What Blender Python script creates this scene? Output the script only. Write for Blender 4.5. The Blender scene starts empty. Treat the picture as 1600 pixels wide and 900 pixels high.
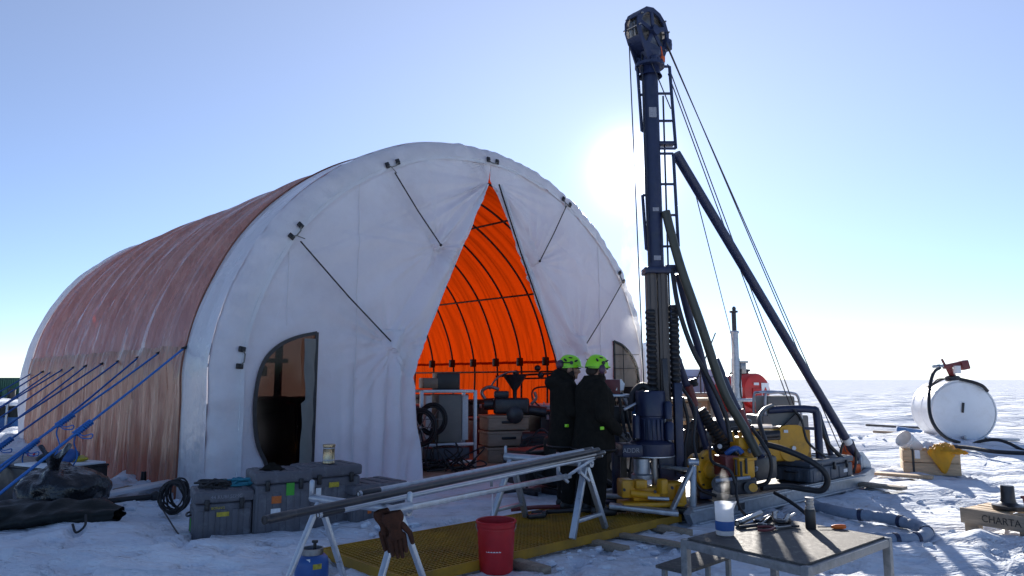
SUN_E = 5.0; SKY_S = 0.075; EXPO = 1.05; AIR = 1.0; DUST = 0.1; OZ = 4.0; AUR1 = 60.0; AUR2 = 3.8; TINT = (1.04,.965,.99); AW = 40.0
import bpy, bmesh, math, random
from mathutils import Vector as V, Matrix, noise, Euler
scene = bpy.context.scene
C = scene.collection
R = random.Random(7)
PI = math.pi
rad = math.radians
# ------------------------------------------------------------------ camera maths (only used to read distances off the photo)
F = 1100.0; PITCH = rad(7.4); HC = 1.65
def ray(px, py):
    cx = px - 800; cy = 450 - py
    return V((cx, F*math.cos(PITCH) - cy*math.sin(PITCH), F*math.sin(PITCH) + cy*math.cos(PITCH)))
def G(px, py, z=0.0):
    r = ray(px, py); t = (z - HC)/r.z
    return V((r.x*t, r.y*t, z))
def D(px, py, Y):
    r = ray(px, py); t = Y/r.y
    return V((r.x*t, Y, HC + r.z*t))
def frame(loc, deg):
    return Matrix.Translation(V(loc)) @ Matrix.Rotation(rad(deg), 4, 'Z')
def fbm(p, o=3):
    return noise.fractal(p, 1.0, 2.0, o)

# ------------------------------------------------------------------ materials
def nt(name):
    m = bpy.data.materials.new(name); m.use_nodes = True
    n = m.node_tree; n.nodes.clear()
    return m, n
def N(n, t, **k):
    x = n.nodes.new(t)
    for a, b in k.items():
        if a in x.inputs.keys() if isinstance(a, str) else False: x.inputs[a].default_value = b
        else: setattr(x, a, b)
    return x
def mat(name, col, rough=.5, metal=0.0, var=.18, vs=6.0, bump=.0, bs=60.0, dirt=0.0, dcol=(.05,.045,.04), stretch=(1,1,1), coat=0.0, rvar=.12, trans=0.0, tcol=None, spec=.5, bd=.02, inner=None):
    m, n = nt(name); L = n.links.new
    out = N(n, 'ShaderNodeOutputMaterial'); p = N(n, 'ShaderNodeBsdfPrincipled')
    p.inputs['Metallic'].default_value = metal
    p.inputs['Coat Weight'].default_value = coat
    p.inputs['Specular IOR Level'].default_value = spec
    tc = N(n, 'ShaderNodeTexCoord'); mp = N(n, 'ShaderNodeMapping'); mp.inputs['Scale'].default_value = stretch
    L(tc.outputs['Object'], mp.inputs['Vector'])
    n1 = N(n, 'ShaderNodeTexNoise'); n1.inputs['Scale'].default_value = vs; n1.inputs['Detail'].default_value = 5; n1.inputs['Roughness'].default_value = .62
    L(mp.outputs[0], n1.inputs['Vector'])
    rp = N(n, 'ShaderNodeMapRange'); rp.inputs['From Min'].default_value = .3; rp.inputs['From Max'].default_value = .7
    rp.inputs['To Min'].default_value = 1 - var; rp.inputs['To Max'].default_value = 1 + var
    L(n1.outputs['Fac'], rp.inputs['Value'])
    mx = N(n, 'ShaderNodeMix', data_type='RGBA', blend_type='MULTIPLY'); mx.inputs[0].default_value = 1
    mx.inputs[6].default_value = (*col, 1); L(rp.outputs[0], mx.inputs[7])
    last = mx.outputs[2]
    if dirt > 0:
        n2 = N(n, 'ShaderNodeTexNoise'); n2.inputs['Scale'].default_value = vs*.7; n2.inputs['Detail'].default_value = 8; n2.inputs['Roughness'].default_value = .7
        L(mp.outputs[0], n2.inputs['Vector'])
        r2 = N(n, 'ShaderNodeMapRange'); r2.inputs['From Min'].default_value = .52; r2.inputs['From Max'].default_value = .72; r2.inputs['To Max'].default_value = dirt
        L(n2.outputs['Fac'], r2.inputs['Value'])
        m2 = N(n, 'ShaderNodeMix', data_type='RGBA'); L(r2.outputs[0], m2.inputs[0]); L(last, m2.inputs[6]); m2.inputs[7].default_value = (*dcol, 1)
        last = m2.outputs[2]
    if inner:      # laminated cloth: the inner face has a colour of its own and no gloss
        ge = N(n, 'ShaderNodeNewGeometry'); mi = N(n, 'ShaderNodeMix', data_type='RGBA'); L(ge.outputs['Backfacing'], mi.inputs[0]); L(last, mi.inputs[6]); mi.inputs[7].default_value = (*inner, 1); last = mi.outputs[2]
        for sock, v_ in (('Coat Weight', coat), ('Specular IOR Level', spec)):
            q_ = N(n, 'ShaderNodeMapRange'); q_.inputs['To Min'].default_value = v_; q_.inputs['To Max'].default_value = 0; L(ge.outputs['Backfacing'], q_.inputs['Value']); L(q_.outputs[0], p.inputs[sock])
    L(last, p.inputs['Base Color'])
    rr = N(n, 'ShaderNodeMapRange'); rr.inputs['From Min'].default_value = .3; rr.inputs['From Max'].default_value = .7
    rr.inputs['To Min'].default_value = max(.02, rough - rvar); rr.inputs['To Max'].default_value = min(1, rough + rvar)
    L(n1.outputs['Fac'], rr.inputs['Value']); L(rr.outputs[0], p.inputs['Roughness'])
    if bump > 0:
        n3 = N(n, 'ShaderNodeTexNoise'); n3.inputs['Scale'].default_value = bs; n3.inputs['Detail'].default_value = 4
        L(mp.outputs[0], n3.inputs['Vector'])
        b = N(n, 'ShaderNodeBump'); b.inputs['Strength'].default_value = bump; b.inputs['Distance'].default_value = bd
        L(n3.outputs['Fac'], b.inputs['Height']); L(b.outputs[0], p.inputs['Normal'])
    last = p.outputs[0]
    if trans > 0:
        t = N(n, 'ShaderNodeBsdfTranslucent'); t.inputs['Color'].default_value = (*(tcol or col), 1)
        ms = N(n, 'ShaderNodeMixShader'); ms.inputs[0].default_value = trans
        L(last, ms.inputs[1]); L(t.outputs[0], ms.inputs[2]); last = ms.outputs[0]
    L(last, out.inputs['Surface'])
    return m
M = {}
M['white_fabric'] = mat('white_fabric', (.82,.87,.92), .40, var=.07, vs=1.1, bump=.55, bs=4.0, bd=.06, dirt=.30, dcol=(.46,.45,.45), trans=.30, tcol=(.78,.84,.92))
M['white_band'] = mat('white_band', (.80,.82,.85), .24, var=.06, vs=2, bump=.45, bs=3.2, bd=.08, coat=.3, dirt=.15, dcol=(.5,.5,.5), trans=.30, tcol=(.8,.84,.9))
M['hem_fabric'] = mat('hem_fabric', (.76,.78,.80), .45, var=.08, vs=3, bump=.4, bs=20, dirt=.2, dcol=(.45,.43,.4), trans=.25, tcol=(.8,.82,.86))
M['orange_tarp'] = mat('orange_tarp', (.60,.33,.25), .26, var=.22, vs=1.2, bump=.55, bs=3.5, bd=.06, stretch=(4,4,.30), dirt=.2, dcol=(.5,.36,.30), trans=.30, tcol=(.46,.034,.0010), spec=1.0, coat=.8, inner=(.42,.05,.008))
M['tarp_low_light'] = mat('tarp_low_light', (.58,.32,.20), .26, var=.28, vs=1.6, bump=.8, bs=4, bd=.05, stretch=(5,5,.25), dirt=.45, dcol=(.62,.44,.33), trans=.30, tcol=(.40,.036,.002), spec=1.0, coat=.6, inner=(.36,.055,.01))  # same cloth as the orange tarp; its lower light is put into the colour
M['rust_seam'] = mat('rust_seam', (.22,.07,.035), .5)
M['head_blue'] = mat('head_blue', (.012,.018,.052), .40, var=.25, vs=7, bump=.06, bs=80, dirt=.35, dcol=(.05,.05,.055))
M['blue'] = mat('rig_blue', (.012,.020,.060), .45, var=.25, vs=7, bump=.06, bs=80, dirt=.35, dcol=(.06,.06,.065))
M['blue_cyl'] = mat('cylinder_blue', (.02,.09,.30), .4, var=.2, dirt=.3, dcol=(.1,.1,.1))
M['yellow'] = mat('rig_yellow', (.62,.30,.012), .45, var=.15, vs=7, bump=.06, bs=60, dirt=.5, dcol=(.12,.07,.03))
M['galv'] = mat('galvanised', (.38,.41,.45), .42, .75, var=.22, vs=14, bump=.06, bs=90, dirt=.3, dcol=(.28,.28,.28))
M['alu'] = mat('aluminium', (.46,.49,.53), .38, .7, var=.12, vs=18, bump=.05, bs=120)
M['steel'] = mat('steel', (.30,.29,.28), .38, .85, var=.25, vs=12, bump=.08, bs=80, dirt=.4, dcol=(.14,.09,.06))
M['dark_steel'] = mat('dark_steel', (.045,.045,.05), .4, .6, var=.25, vs=14, dirt=.3, dcol=(.12,.09,.07))
M['rail'] = mat('mast_rail', (.11,.092,.08), .55, .25, var=.25, vs=4, stretch=(6,6,.6), dirt=.5, dcol=(.10,.07,.05))
M['rubber'] = mat('rubber', (.016,.016,.018), .5, var=.2, vs=20, bump=.05, bs=200)
M['rope_blue'] = mat('rope_blue', (.03,.17,.52), .65, var=.25, vs=60, bump=.4, bs=350)
M['rope_navy'] = mat('rope_navy', (.022,.11,.36), .7, var=.2, vs=60)
M['rope_black'] = mat('rope_black', (.02,.02,.022), .7, var=.2, vs=60)
M['case'] = mat('case_plastic', (.105,.103,.118), .6, var=.12, vs=9, bump=.15, bs=180, dirt=.35, dcol=(.36,.37,.40))
M['case_dark'] = mat('box_plastic', (.06,.075,.10), .5, var=.15, vs=9, bump=.12, bs=180, dirt=.2, dcol=(.2,.2,.2))
M['black'] = mat('black_plastic', (.014,.014,.016), .45, var=.2, vs=12)
M['bag'] = mat('bin_bag', (.012,.013,.016), .22, var=.2, vs=6, bump=.9, bs=14)
M['tarp_dark'] = mat('tarp_dark', (.008,.011,.011), .55, spec=.3, var=.3, vs=6, bump=.6, bs=12)
M['wood'] = mat('pine', (.50,.36,.22), .75, var=.25, vs=3, stretch=(2,14,14), bump=.15, bs=20, dirt=.25, dcol=(.28,.2,.13))
M['wood_grey'] = mat('grey_timber', (.30,.24,.18), .8, var=.3, vs=3, stretch=(2,14,14), bump=.2, bs=20, dirt=.4, dcol=(.14,.11,.09))
M['ply'] = mat('plywood', (.34,.25,.18), .7, var=.2, vs=3, stretch=(1,5,5), dirt=.4, dcol=(.12,.09,.07))
M['white_paint'] = mat('white_paint', (.80,.81,.82), .35, var=.05, vs=3, dirt=.12, dcol=(.5,.48,.45), coat=.2)
M['white_plastic'] = mat('white_plastic', (.80,.80,.80), .4, var=.05, vs=6, trans=.15)
M['red_paint'] = mat('red_paint', (.50,.025,.02), .4, var=.2, vs=4, dirt=.3, dcol=(.25,.03,.02))
M['red_plastic'] = mat('red_plastic', (.50,.012,.018), .4, var=.12, vs=10, dirt=.25, dcol=(.25,.03,.03), trans=.06)
M['maroon'] = mat('maroon_paint', (.16,.03,.03), .5, var=.25, vs=10)
M['orange_paint'] = mat('orange_paint', (.65,.11,.02), .5, var=.25, vs=10, dirt=.4)
M['orange_plastic'] = mat('orange_plastic', (.85,.16,.015), .4, var=.1)
M['green_paint'] = mat('green_paint', (.035,.12,.075), .55, var=.3, vs=.8)
M['hivis'] = mat('hivis_shell', (.36,.86,.02), .35, var=.08, vs=10, coat=.3, trans=.18, tcol=(.45,.95,.03))
M['jacket'] = mat('jacket_cloth', (.016,.0145,.012), .95, spec=.08, var=.3, vs=14, bump=.6, bs=16)
M['trousers'] = mat('trouser_cloth', (.014,.0135,.013), .95, spec=.08, var=.3, vs=14, bump=.5, bs=20)
M['skin'] = mat('skin', (.42,.23,.16), .55, var=.12, vs=20)
M['hair'] = mat('hair', (.03,.02,.015), .8, var=.3, vs=60, bump=.8, bs=120)
M['leather'] = mat('brown_leather', (.055,.022,.013), .8, spec=.2, var=.35, vs=16, bump=.5, bs=50)
M['yellow_cloth'] = mat('yellow_cloth', (.72,.36,.02), .7, var=.15, vs=6, bump=.3, bs=30, trans=.25, tcol=(.8,.4,.02))
M['purple'] = mat('purple_shell', (.07,.03,.06), .5, var=.2)
M['paper'] = mat('white_paper', (.82,.82,.8), .8, var=.03, trans=.2)
M['sticker_green'] = mat('sticker_green', (.05,.36,.03), .5, var=.1)
M['sticker_orange'] = mat('sticker_orange', (.55,.13,.02), .5, var=.3, vs=30)
M['sticker_yellow'] = mat('sticker_yellow', (.45,.35,.03), .5, var=.4, vs=40)
M['sticker_white'] = mat('sticker_white', (.70,.71,.72), .5, var=.12, vs=40)
M['scribble'] = mat('worn_white_lettering', (.27,.27,.30), .6, var=.3, vs=60)
M['ink'] = mat('black_ink', (.05,.042,.036), .85, var=.4, vs=60, dirt=.9, dcol=(.26,.21,.16))
M['grey_panel'] = mat('grey_panel', (.16,.155,.14), .55, var=.12, vs=4)
M['grating'] = mat('grating_yellow', (.36,.19,.012), .7, var=.3, vs=3, dirt=.75, dcol=(.13,.085,.03))
M['hose_cover'] = mat('hose_cover', (.23,.28,.36), .6, var=.15, vs=8, bump=.5, bs=22, dirt=.2, dcol=(.45,.48,.52))
M['hose_green'] = mat('hose_green', (.055,.055,.04), .45, var=.2, vs=10, dirt=.2)
M['tan_film'] = mat('tan_film', (.27,.21,.16), .3, var=.1, vs=2, trans=.3, tcol=(.45,.34,.25))
M['gunmetal'] = mat('brushed_tin', (.42,.34,.22), .3, .9, var=.12, vs=10)
M['teal'] = mat('teal_cord', (.03,.22,.30), .7, var=.3, vs=30)
M['tabletop'] = mat('tabletop', (.085,.08,.075), .75, spec=.25, var=.2, vs=30, bump=.25, bs=220, dirt=.5, dcol=(.28,.27,.25))
M['worn_grey'] = mat('worn_grey_metal', (.20,.205,.21), .5, .3, var=.3, vs=20, bump=.1, bs=90, dirt=.5, dcol=(.34,.33,.32))
M['tank_white'] = mat('tank_white', (.80,.81,.82), .38, var=.06, vs=2.2, dirt=.35, dcol=(.52,.46,.38), coat=.15, bump=.12, bs=2.5, bd=.05)
M['foam'] = mat('white_board', (.72,.74,.76), .6, var=.06, dirt=.2, dcol=(.5,.5,.5))
M['blue_tarp'] = mat('blue_tarp', (.015,.09,.26), .5, var=.15, vs=2, bump=.3, bs=9)
M['pale_blue_tarp'] = mat('pale_blue_tarp', (.42,.52,.66), .5, var=.1, vs=1, bump=.3, bs=4)
def glass(name, tint, gl=.12):
    m, n = nt(name); L = n.links.new
    o = N(n, 'ShaderNodeOutputMaterial'); t = N(n, 'ShaderNodeBsdfTransparent'); t.inputs[0].default_value = (*tint, 1)
    g = N(n, 'ShaderNodeBsdfGlossy'); g.inputs['Roughness'].default_value = .12
    f = N(n, 'ShaderNodeFresnel'); f.inputs[0].default_value = 1.4
    x = N(n, 'ShaderNodeMixShader'); L(f.outputs[0], x.inputs[0]); L(t.outputs[0], x.inputs[1]); L(g.outputs[0], x.inputs[2]); L(x.outputs[0], o.inputs[0])
    return m
M['smoke_film'] = glass('smoke_film', (.24,.18,.155))
M['clear_film'] = glass('clear_plastic', (.82,.85,.88))
def snow_mat():
    m, n = nt('snow'); L = n.links.new
    o = N(n, 'ShaderNodeOutputMaterial'); p = N(n, 'ShaderNodeBsdfPrincipled'); p.inputs['Roughness'].default_value = .7
    p.inputs['Specular IOR Level'].default_value = .0
    tc = N(n, 'ShaderNodeTexCoord')
    a = N(n, 'ShaderNodeTexNoise'); a.inputs['Scale'].default_value = .55; a.inputs['Detail'].default_value = 8; a.inputs['Roughness'].default_value = .65
    L(tc.outputs['Object'], a.inputs['Vector'])
    cr = N(n, 'ShaderNodeValToRGB'); cr.color_ramp.elements[0].position = .33; cr.color_ramp.elements[0].color = (.60,.66,.75,1)
    cr.color_ramp.elements[1].position = .6; cr.color_ramp.elements[1].color = (.82,.85,.89,1)
    L(a.outputs['Fac'], cr.inputs[0]); # spilled cuttings and oil trodden in around the rig and walkway
    gd = N(n, 'ShaderNodeVectorMath', operation='DISTANCE'); gd.inputs[1].default_value = (1.6, 8.3, 0); L(tc.outputs['Object'], gd.inputs[0])
    gr = N(n, 'ShaderNodeMapRange'); gr.inputs['From Min'].default_value = 1.0; gr.inputs['From Max'].default_value = 5.5; gr.inputs['To Min'].default_value = 1; gr.inputs['To Max'].default_value = 0; L(gd.outputs['Value'], gr.inputs['Value'])
    sn = N(n, 'ShaderNodeTexNoise'); sn.inputs['Scale'].default_value = 2.4; sn.inputs['Detail'].default_value = 9; sn.inputs['Roughness'].default_value = .72; L(tc.outputs['Object'], sn.inputs['Vector'])
    sr = N(n, 'ShaderNodeMapRange'); sr.inputs['From Min'].default_value = .50; sr.inputs['From Max'].default_value = .72; sr.inputs['To Max'].default_value = .75; L(sn.outputs['Fac'], sr.inputs['Value'])
    sm_ = N(n, 'ShaderNodeMath', operation='MULTIPLY'); L(gr.outputs[0], sm_.inputs[0]); L(sr.outputs[0], sm_.inputs[1])
    sx = N(n, 'ShaderNodeMix', data_type='RGBA'); L(sm_.outputs[0], sx.inputs[0]); L(cr.outputs[0], sx.inputs[6]); sx.inputs[7].default_value = (.30,.25,.20,1)
    L(sx.outputs[2], p.inputs['Base Color'])
    mp = N(n, 'ShaderNodeMapping'); mp.inputs['Scale'].default_value = (.55, 1.3, 1); L(tc.outputs['Object'], mp.inputs['Vector'])
    b1 = N(n, 'ShaderNodeTexNoise'); b1.inputs['Scale'].default_value = 1.1; b1.inputs['Detail'].default_value = 9; b1.inputs['Roughness'].default_value = .62
    L(mp.outputs[0], b1.inputs['Vector'])
    b2 = N(n, 'ShaderNodeTexNoise'); b2.inputs['Scale'].default_value = 30; b2.inputs['Detail'].default_value = 5; L(tc.outputs['Object'], b2.inputs['Vector'])
    b0 = N(n, 'ShaderNodeTexNoise'); b0.inputs['Scale'].default_value = .30; b0.inputs['Detail'].default_value = 7; b0.inputs['Roughness'].default_value = .6; L(mp.outputs[0], b0.inputs['Vector'])
    u0 = N(n, 'ShaderNodeBump'); u0.inputs['Strength'].default_value = .9; u0.inputs['Distance'].default_value = 1.0; L(b0.outputs['Fac'], u0.inputs['Height'])
    u1 = N(n, 'ShaderNodeBump'); u1.inputs['Strength'].default_value = .8; u1.inputs['Distance'].default_value = .17; L(b1.outputs['Fac'], u1.inputs['Height']); L(u0.outputs[0], u1.inputs['Normal'])
    u2 = N(n, 'ShaderNodeBump'); u2.inputs['Strength'].default_value = .9; u2.inputs['Distance'].default_value = .03; L(b2.outputs['Fac'], u2.inputs['Height'])
    pk = N(n, 'ShaderNodeTexNoise'); pk.inputs['Scale'].default_value = .8; pk.inputs['Detail'].default_value = 3; L(tc.outputs['Object'], pk.inputs['Vector'])
    pr = N(n, 'ShaderNodeMapRange'); pr.inputs['From Min'].default_value = .42; pr.inputs['From Max'].default_value = .6; pr.inputs['To Min'].default_value = .12; pr.inputs['To Max'].default_value = 1.0; L(pk.outputs['Fac'], pr.inputs['Value']); L(pr.outputs[0], u2.inputs['Strength']); L(u1.outputs[0], u2.inputs['Normal'])
    L(u2.outputs[0], p.inputs['Normal']); L(p.outputs[0], o.inputs['Surface'])
    return m
M['snow'] = snow_mat()

# ------------------------------------------------------------------ mesh builder
def smooth_path(pts, k=6, closed=False):
    pts = [V(p) for p in pts]; n = len(pts)
    if n < 3: return pts
    out = []
    for i in range(n if closed else n-1):
        if closed: p0, p1, p2, p3 = pts[i-1], pts[i], pts[(i+1) % n], pts[(i+2) % n]
        else: p0 = pts[i-1] if i else pts[0]*2-pts[1]; p1 = pts[i]; p2 = pts[i+1]; p3 = pts[i+2] if i+2 < n else pts[-1]*2-pts[-2]
        for j in range(k):
            t = j/k
            out.append(.5*((2*p1)+(p2-p0)*t+(2*p0-5*p1+4*p2-p3)*t*t+(3*p1-p0-3*p2+p3)*t**3))
    if not closed: out.append(pts[-1])
    return out
class MB:
    def __init__(s, m=None): s.bm = bmesh.new(); s.m = m or Matrix()
    def box(s, c, d, rot=None, bev=0.0, seg=2):
        t = Matrix.Translation(V(c))
        if rot is not None: t = t @ (rot if isinstance(rot, Matrix) else Euler([rad(a) for a in rot]).to_matrix().to_4x4())
        r = bmesh.ops.create_cube(s.bm, size=1)
        vs = r['verts']; bmesh.ops.scale(s.bm, verts=vs, vec=V(d))
        if bev > 0:
            es = list({e for v in vs for e in v.link_edges})
            q = bmesh.ops.bevel(s.bm, geom=es, offset=min(bev, min(d)*.45), segments=seg, affect='EDGES', profile=.5)
            vs = list({v for f in q['faces'] for v in f.verts} | {v for v in vs if v.is_valid})
        bmesh.ops.transform(s.bm, matrix=s.m @ t, verts=vs)
        return s
    def beam(s, p0, p1, w, h, up=V((0,0,1)), bev=0.0):
        p0, p1 = V(p0), V(p1); x = (p1-p0); l = x.length; x = x.normalized()
        y = up.cross(x); y = y.normalized() if y.length > 1e-4 else V((0,1,0)); z = x.cross(y)
        rm = Matrix((x, y, z)).transposed().to_4x4()
        return s.box((p0+p1)/2, (l, w, h), rm, bev)
    def tube(s, pts, r, n=8, closed=False, cap=True):
        pts = [V(p) for p in pts]; k = len(pts); rs = r if isinstance(r, (list, tuple)) else [r]*k
        rings = []; prev = None
        for i, p in enumerate(pts):
            if closed: t = pts[(i+1) % k]-pts[i-1]
            else: t = pts[min(i+1, k-1)]-pts[max(i-1, 0)]
            t = t.normalized() if t.length > 1e-9 else V((0,0,1))
            if prev is None:
                a = V((0,0,1)) if abs(t.z) < .9 else V((1,0,0)); u = t.cross(a).normalized()
            else:
                u = prev - t*prev.dot(t); u = u.normalized() if u.length > 1e-6 else t.orthogonal().normalized()
            prev = u; w = t.cross(u)
            rings.append([s.bm.verts.new(s.m @ (p+(u*math.cos(2*PI*j/n)+w*math.sin(2*PI*j/n))*rs[i])) for j in range(n)])
        for i in range(k if closed else k-1):
            a, b = rings[i], rings[(i+1) % k]
            for j in range(n): s.bm.faces.new((a[j], a[(j+1) % n], b[(j+1) % n], b[j]))
        if cap and not closed:
            s.bm.faces.new(rings[0][::-1]); s.bm.faces.new(rings[-1])
        return s
    def hose(s, pts, r, n=8, k=8): return s.tube(smooth_path(pts, k), r, n)
    def cyl(s, p0, p1, r0, r1=None, n=20): return s.tube([p0, p1], [r0, r0 if r1 is None else r1], n)
    def lathe(s, prof, p0=(0,0,0), axis=(0,0,1), n=28, close=False):
        ax = V(axis).normalized(); u = ax.orthogonal().normalized(); w = ax.cross(u); p0 = V(p0); rings = []
        for r, z in prof:
            rings.append([s.bm.verts.new(s.m @ (p0+ax*z+(u*math.cos(2*PI*j/n)+w*math.sin(2*PI*j/n))*max(r, 1e-4))) for j in range(n)])
        for i in range(len(rings)-1):
            for j in range(n): s.bm.faces.new((rings[i][j], rings[i][(j+1) % n], rings[i+1][(j+1) % n], rings[i+1][j]))
        if close:
            for j in range(n): s.bm.faces.new((rings[-1][j], rings[-1][(j+1) % n], rings[0][(j+1) % n], rings[0][j]))
        return s
    def prism(s, pts, d):
        d = V(d); pts = [V(p) for p in pts]
        a = [s.bm.verts.new(s.m @ p) for p in pts]; b = [s.bm.verts.new(s.m @ (p+d)) for p in pts]; n = len(pts)
        s.bm.faces.new(a[::-1]); s.bm.faces.new(b)
        for i in range(n): s.bm.faces.new((a[i], a[(i+1) % n], b[(i+1) % n], b[i]))
        return s
    def grid(s, fn, nu, nv, keep=None, cu=False):
        vs = [[s.bm.verts.new(s.m @ V(fn(i/nu, j/nv))) for j in range(nv+1)] for i in range(nu+(0 if cu else 1))]
        for i in range(nu):
            for j in range(nv):
                if keep and not keep((i+.5)/nu, (j+.5)/nv): continue
                s.bm.faces.new((vs[i][j], vs[(i+1) % len(vs)][j], vs[(i+1) % len(vs)][j+1], vs[i][j+1]))
        return s
    def sphere(s, c, r, n=14, sc=(1,1,1)):
        q = bmesh.ops.create_uvsphere(s.bm, u_segments=n, v_segments=max(6, n*2//3), radius=r)
        bmesh.ops.transform(s.bm, matrix=s.m @ Matrix.Translation(V(c)) @ Matrix.Diagonal((*sc, 1)), verts=q['verts']); return s
    def chain(s, pts, rs, n=12):
        s.tube(pts, list(rs), n)
        for p, r in zip(pts, rs): s.sphere(p, r, n)
        return s
WM = {}
def finish(name, me, mat_, parent, smooth=38):
    o = bpy.data.objects.new(name, me); C.objects.link(o)
    if mat_: me.materials.append(mat_)
    if smooth:
        me.polygons.foreach_set('use_smooth', [True]*len(me.polygons))
        try: me.set_sharp_from_angle(angle=rad(smooth))
        except Exception: pass
    if parent is not None:
        w = WM[parent.name]; me.transform(w.inverted()); o.parent = parent; WM[o.name] = w
    else:
        if len(me.vertices):
            xs = [v.co for v in me.vertices]
            c = V(((min(v.x for v in xs)+max(v.x for v in xs))/2, (min(v.y for v in xs)+max(v.y for v in xs))/2, min(v.z for v in xs)))
            me.transform(Matrix.Translation(-c)); o.location = c; WM[o.name] = Matrix.Translation(c)
    return o
def build(name, mb, mat_, parent=None, smooth=38, normals=True, thick=0, remesh=0, sm=0):
    bm = mb.bm
    bmesh.ops.remove_doubles(bm, verts=bm.verts, dist=1e-5)
    if normals: bmesh.ops.recalc_face_normals(bm, faces=bm.faces)
    me = bpy.data.meshes.new(name); bm.to_mesh(me); bm.free()
    if thick or remesh:
        t = bpy.data.objects.new('tmp', me); C.objects.link(t)
        if thick:
            d = t.modifiers.new('s', 'SOLIDIFY'); d.thickness = thick; d.offset = 0
        if remesh:
            d = t.modifiers.new('r', 'REMESH'); d.mode = 'VOXEL'; d.voxel_size = remesh
            if sm:
                d = t.modifiers.new('m', 'SMOOTH'); d.iterations = sm; d.factor = .5
        dg = bpy.context.evaluated_depsgraph_get()
        m2 = bpy.data.meshes.new_from_object(t.evaluated_get(dg))
        bpy.data.objects.remove(t); bpy.data.meshes.remove(me); me = m2; me.name = name
    return finish(name, me, mat_, parent, smooth)
def tag(o, label=None, cat=None, group=None, kind=None):
    if label: o['label'] = label
    if cat: o['category'] = cat
    if group: o['group'] = group
    if kind: o['kind'] = kind
    return o
def thing(name, label, cat, loc=(0,0,0), deg=0, group=None):
    o = bpy.data.objects.new(name, None); C.objects.link(o); o.empty_display_size = .2
    o.location = V(loc); o.rotation_euler = (0,0,rad(deg)); WM[o.name] = frame(loc, deg)
    return tag(o, label, cat, group)
def text(name, s, size, m, mat_, parent, extrude=.002, shear=0):
    cu = bpy.data.curves.new('txt', 'FONT'); cu.body = s; cu.size = size; cu.extrude = extrude; cu.align_x = 'CENTER'; cu.align_y = 'CENTER'; cu.shear = shear
    t = bpy.data.objects.new('txt', cu); C.objects.link(t)
    dg = bpy.context.evaluated_depsgraph_get()
    me = bpy.data.meshes.new_from_object(t.evaluated_get(dg)); bpy.data.objects.remove(t)
    me.transform(m); me.materials.clear()
    return finish(name, me, mat_, parent, 0)
def copy_tree(o, parent=None):
    c = o.copy(); C.objects.link(c); c.parent = parent
    for ch in list(o.children): copy_tree(ch, c)
    return c

# ------------------------------------------------------------------ camera, sun, sky
cam = bpy.data.cameras.new('camera'); co = bpy.data.objects.new('camera', cam); C.objects.link(co)
co.location = (0,0,HC); co.rotation_euler = (rad(90)+PITCH, 0, 0)
cam.sensor_width = 36; cam.lens = 36*F/1600; cam.clip_end = 20000; cam.clip_start = .05
scene.camera = co
SUN = ray(985, 265).normalized()
EL = math.asin(SUN.z); AZ = math.atan2(SUN.x, SUN.y)
sl = bpy.data.lights.new('sun', 'SUN'); so = bpy.data.objects.new('sun', sl); C.objects.link(so)
sl.energy = SUN_E; sl.angle = rad(.53); sl.color = (1, .93, .84)
so.rotation_euler = SUN.to_track_quat('Z', 'Y').to_euler(); so.location = SUN*40
w = bpy.data.worlds.new('World'); scene.world = w; w.use_nodes = True
n = w.node_tree; n.nodes.clear(); L = n.links.new
o = N(n, 'ShaderNodeOutputWorld'); bg = N(n, 'ShaderNodeBackground'); bg.inputs[1].default_value = SKY_S
sk = N(n, 'ShaderNodeTexSky'); sk.sky_type = 'NISHITA'; sk.sun_disc = False; sk.sun_elevation = EL; sk.sun_rotation = AZ
sk.altitude = 2800; sk.air_density = AIR; sk.dust_density = DUST; sk.ozone_density = OZ
# the sun itself and the bright ring that ice crystals scatter around it: part of the sky, at infinity
tc = N(n, 'ShaderNodeTexCoord'); dt = N(n, 'ShaderNodeVectorMath', operation='DOT_PRODUCT'); dt.inputs[1].default_value = SUN
nm = N(n, 'ShaderNodeVectorMath', operation='NORMALIZE'); L(tc.outputs['Generated'], nm.inputs[0]); L(nm.outputs[0], dt.inputs[0])
ac = N(n, 'ShaderNodeMath', operation='ARCCOSINE'); L(dt.outputs['Value'], ac.inputs[0])
def term(width, amp):
    d = N(n, 'ShaderNodeMath', operation='DIVIDE'); L(ac.outputs[0], d.inputs[0]); d.inputs[1].default_value = -rad(width)
    e = N(n, 'ShaderNodeMath', operation='EXPONENT'); L(d.outputs[0], e.inputs[0])
    m_ = N(n, 'ShaderNodeMath', operation='MULTIPLY'); L(e.outputs[0], m_.inputs[0]); m_.inputs[1].default_value = amp
    return m_.outputs[0]
ad = N(n, 'ShaderNodeMath', operation='ADD'); L(term(.95, AUR1), ad.inputs[0]); L(term(AW, AUR2), ad.inputs[1])
vm = N(n, 'ShaderNodeMix', data_type='RGBA', blend_type='ADD'); vm.inputs[0].default_value = 1
cm = N(n, 'ShaderNodeMix', data_type='RGBA', blend_type='MULTIPLY'); cm.inputs[0].default_value = 1; cm.inputs[6].default_value = (.92, .94, .99, 1)
tm = N(n, 'ShaderNodeMix', data_type='RGBA', blend_type='MULTIPLY'); tm.inputs[0].default_value = 1; tm.inputs[6].default_value = (*TINT, 1); L(sk.outputs[0], tm.inputs[7])
L(ad.outputs[0], cm.inputs[7]); L(tm.outputs[2], vm.inputs[6]); L(cm.outputs[2], vm.inputs[7])
L(vm.outputs[2], bg.inputs[0]); L(bg.outputs[0], o.inputs[0])
vs = scene.view_settings; vs.view_transform = 'Standard'; vs.look = 'None'; vs.gamma = 1; vs.exposure = EXPO
scene.render.engine = 'CYCLES'
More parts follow.
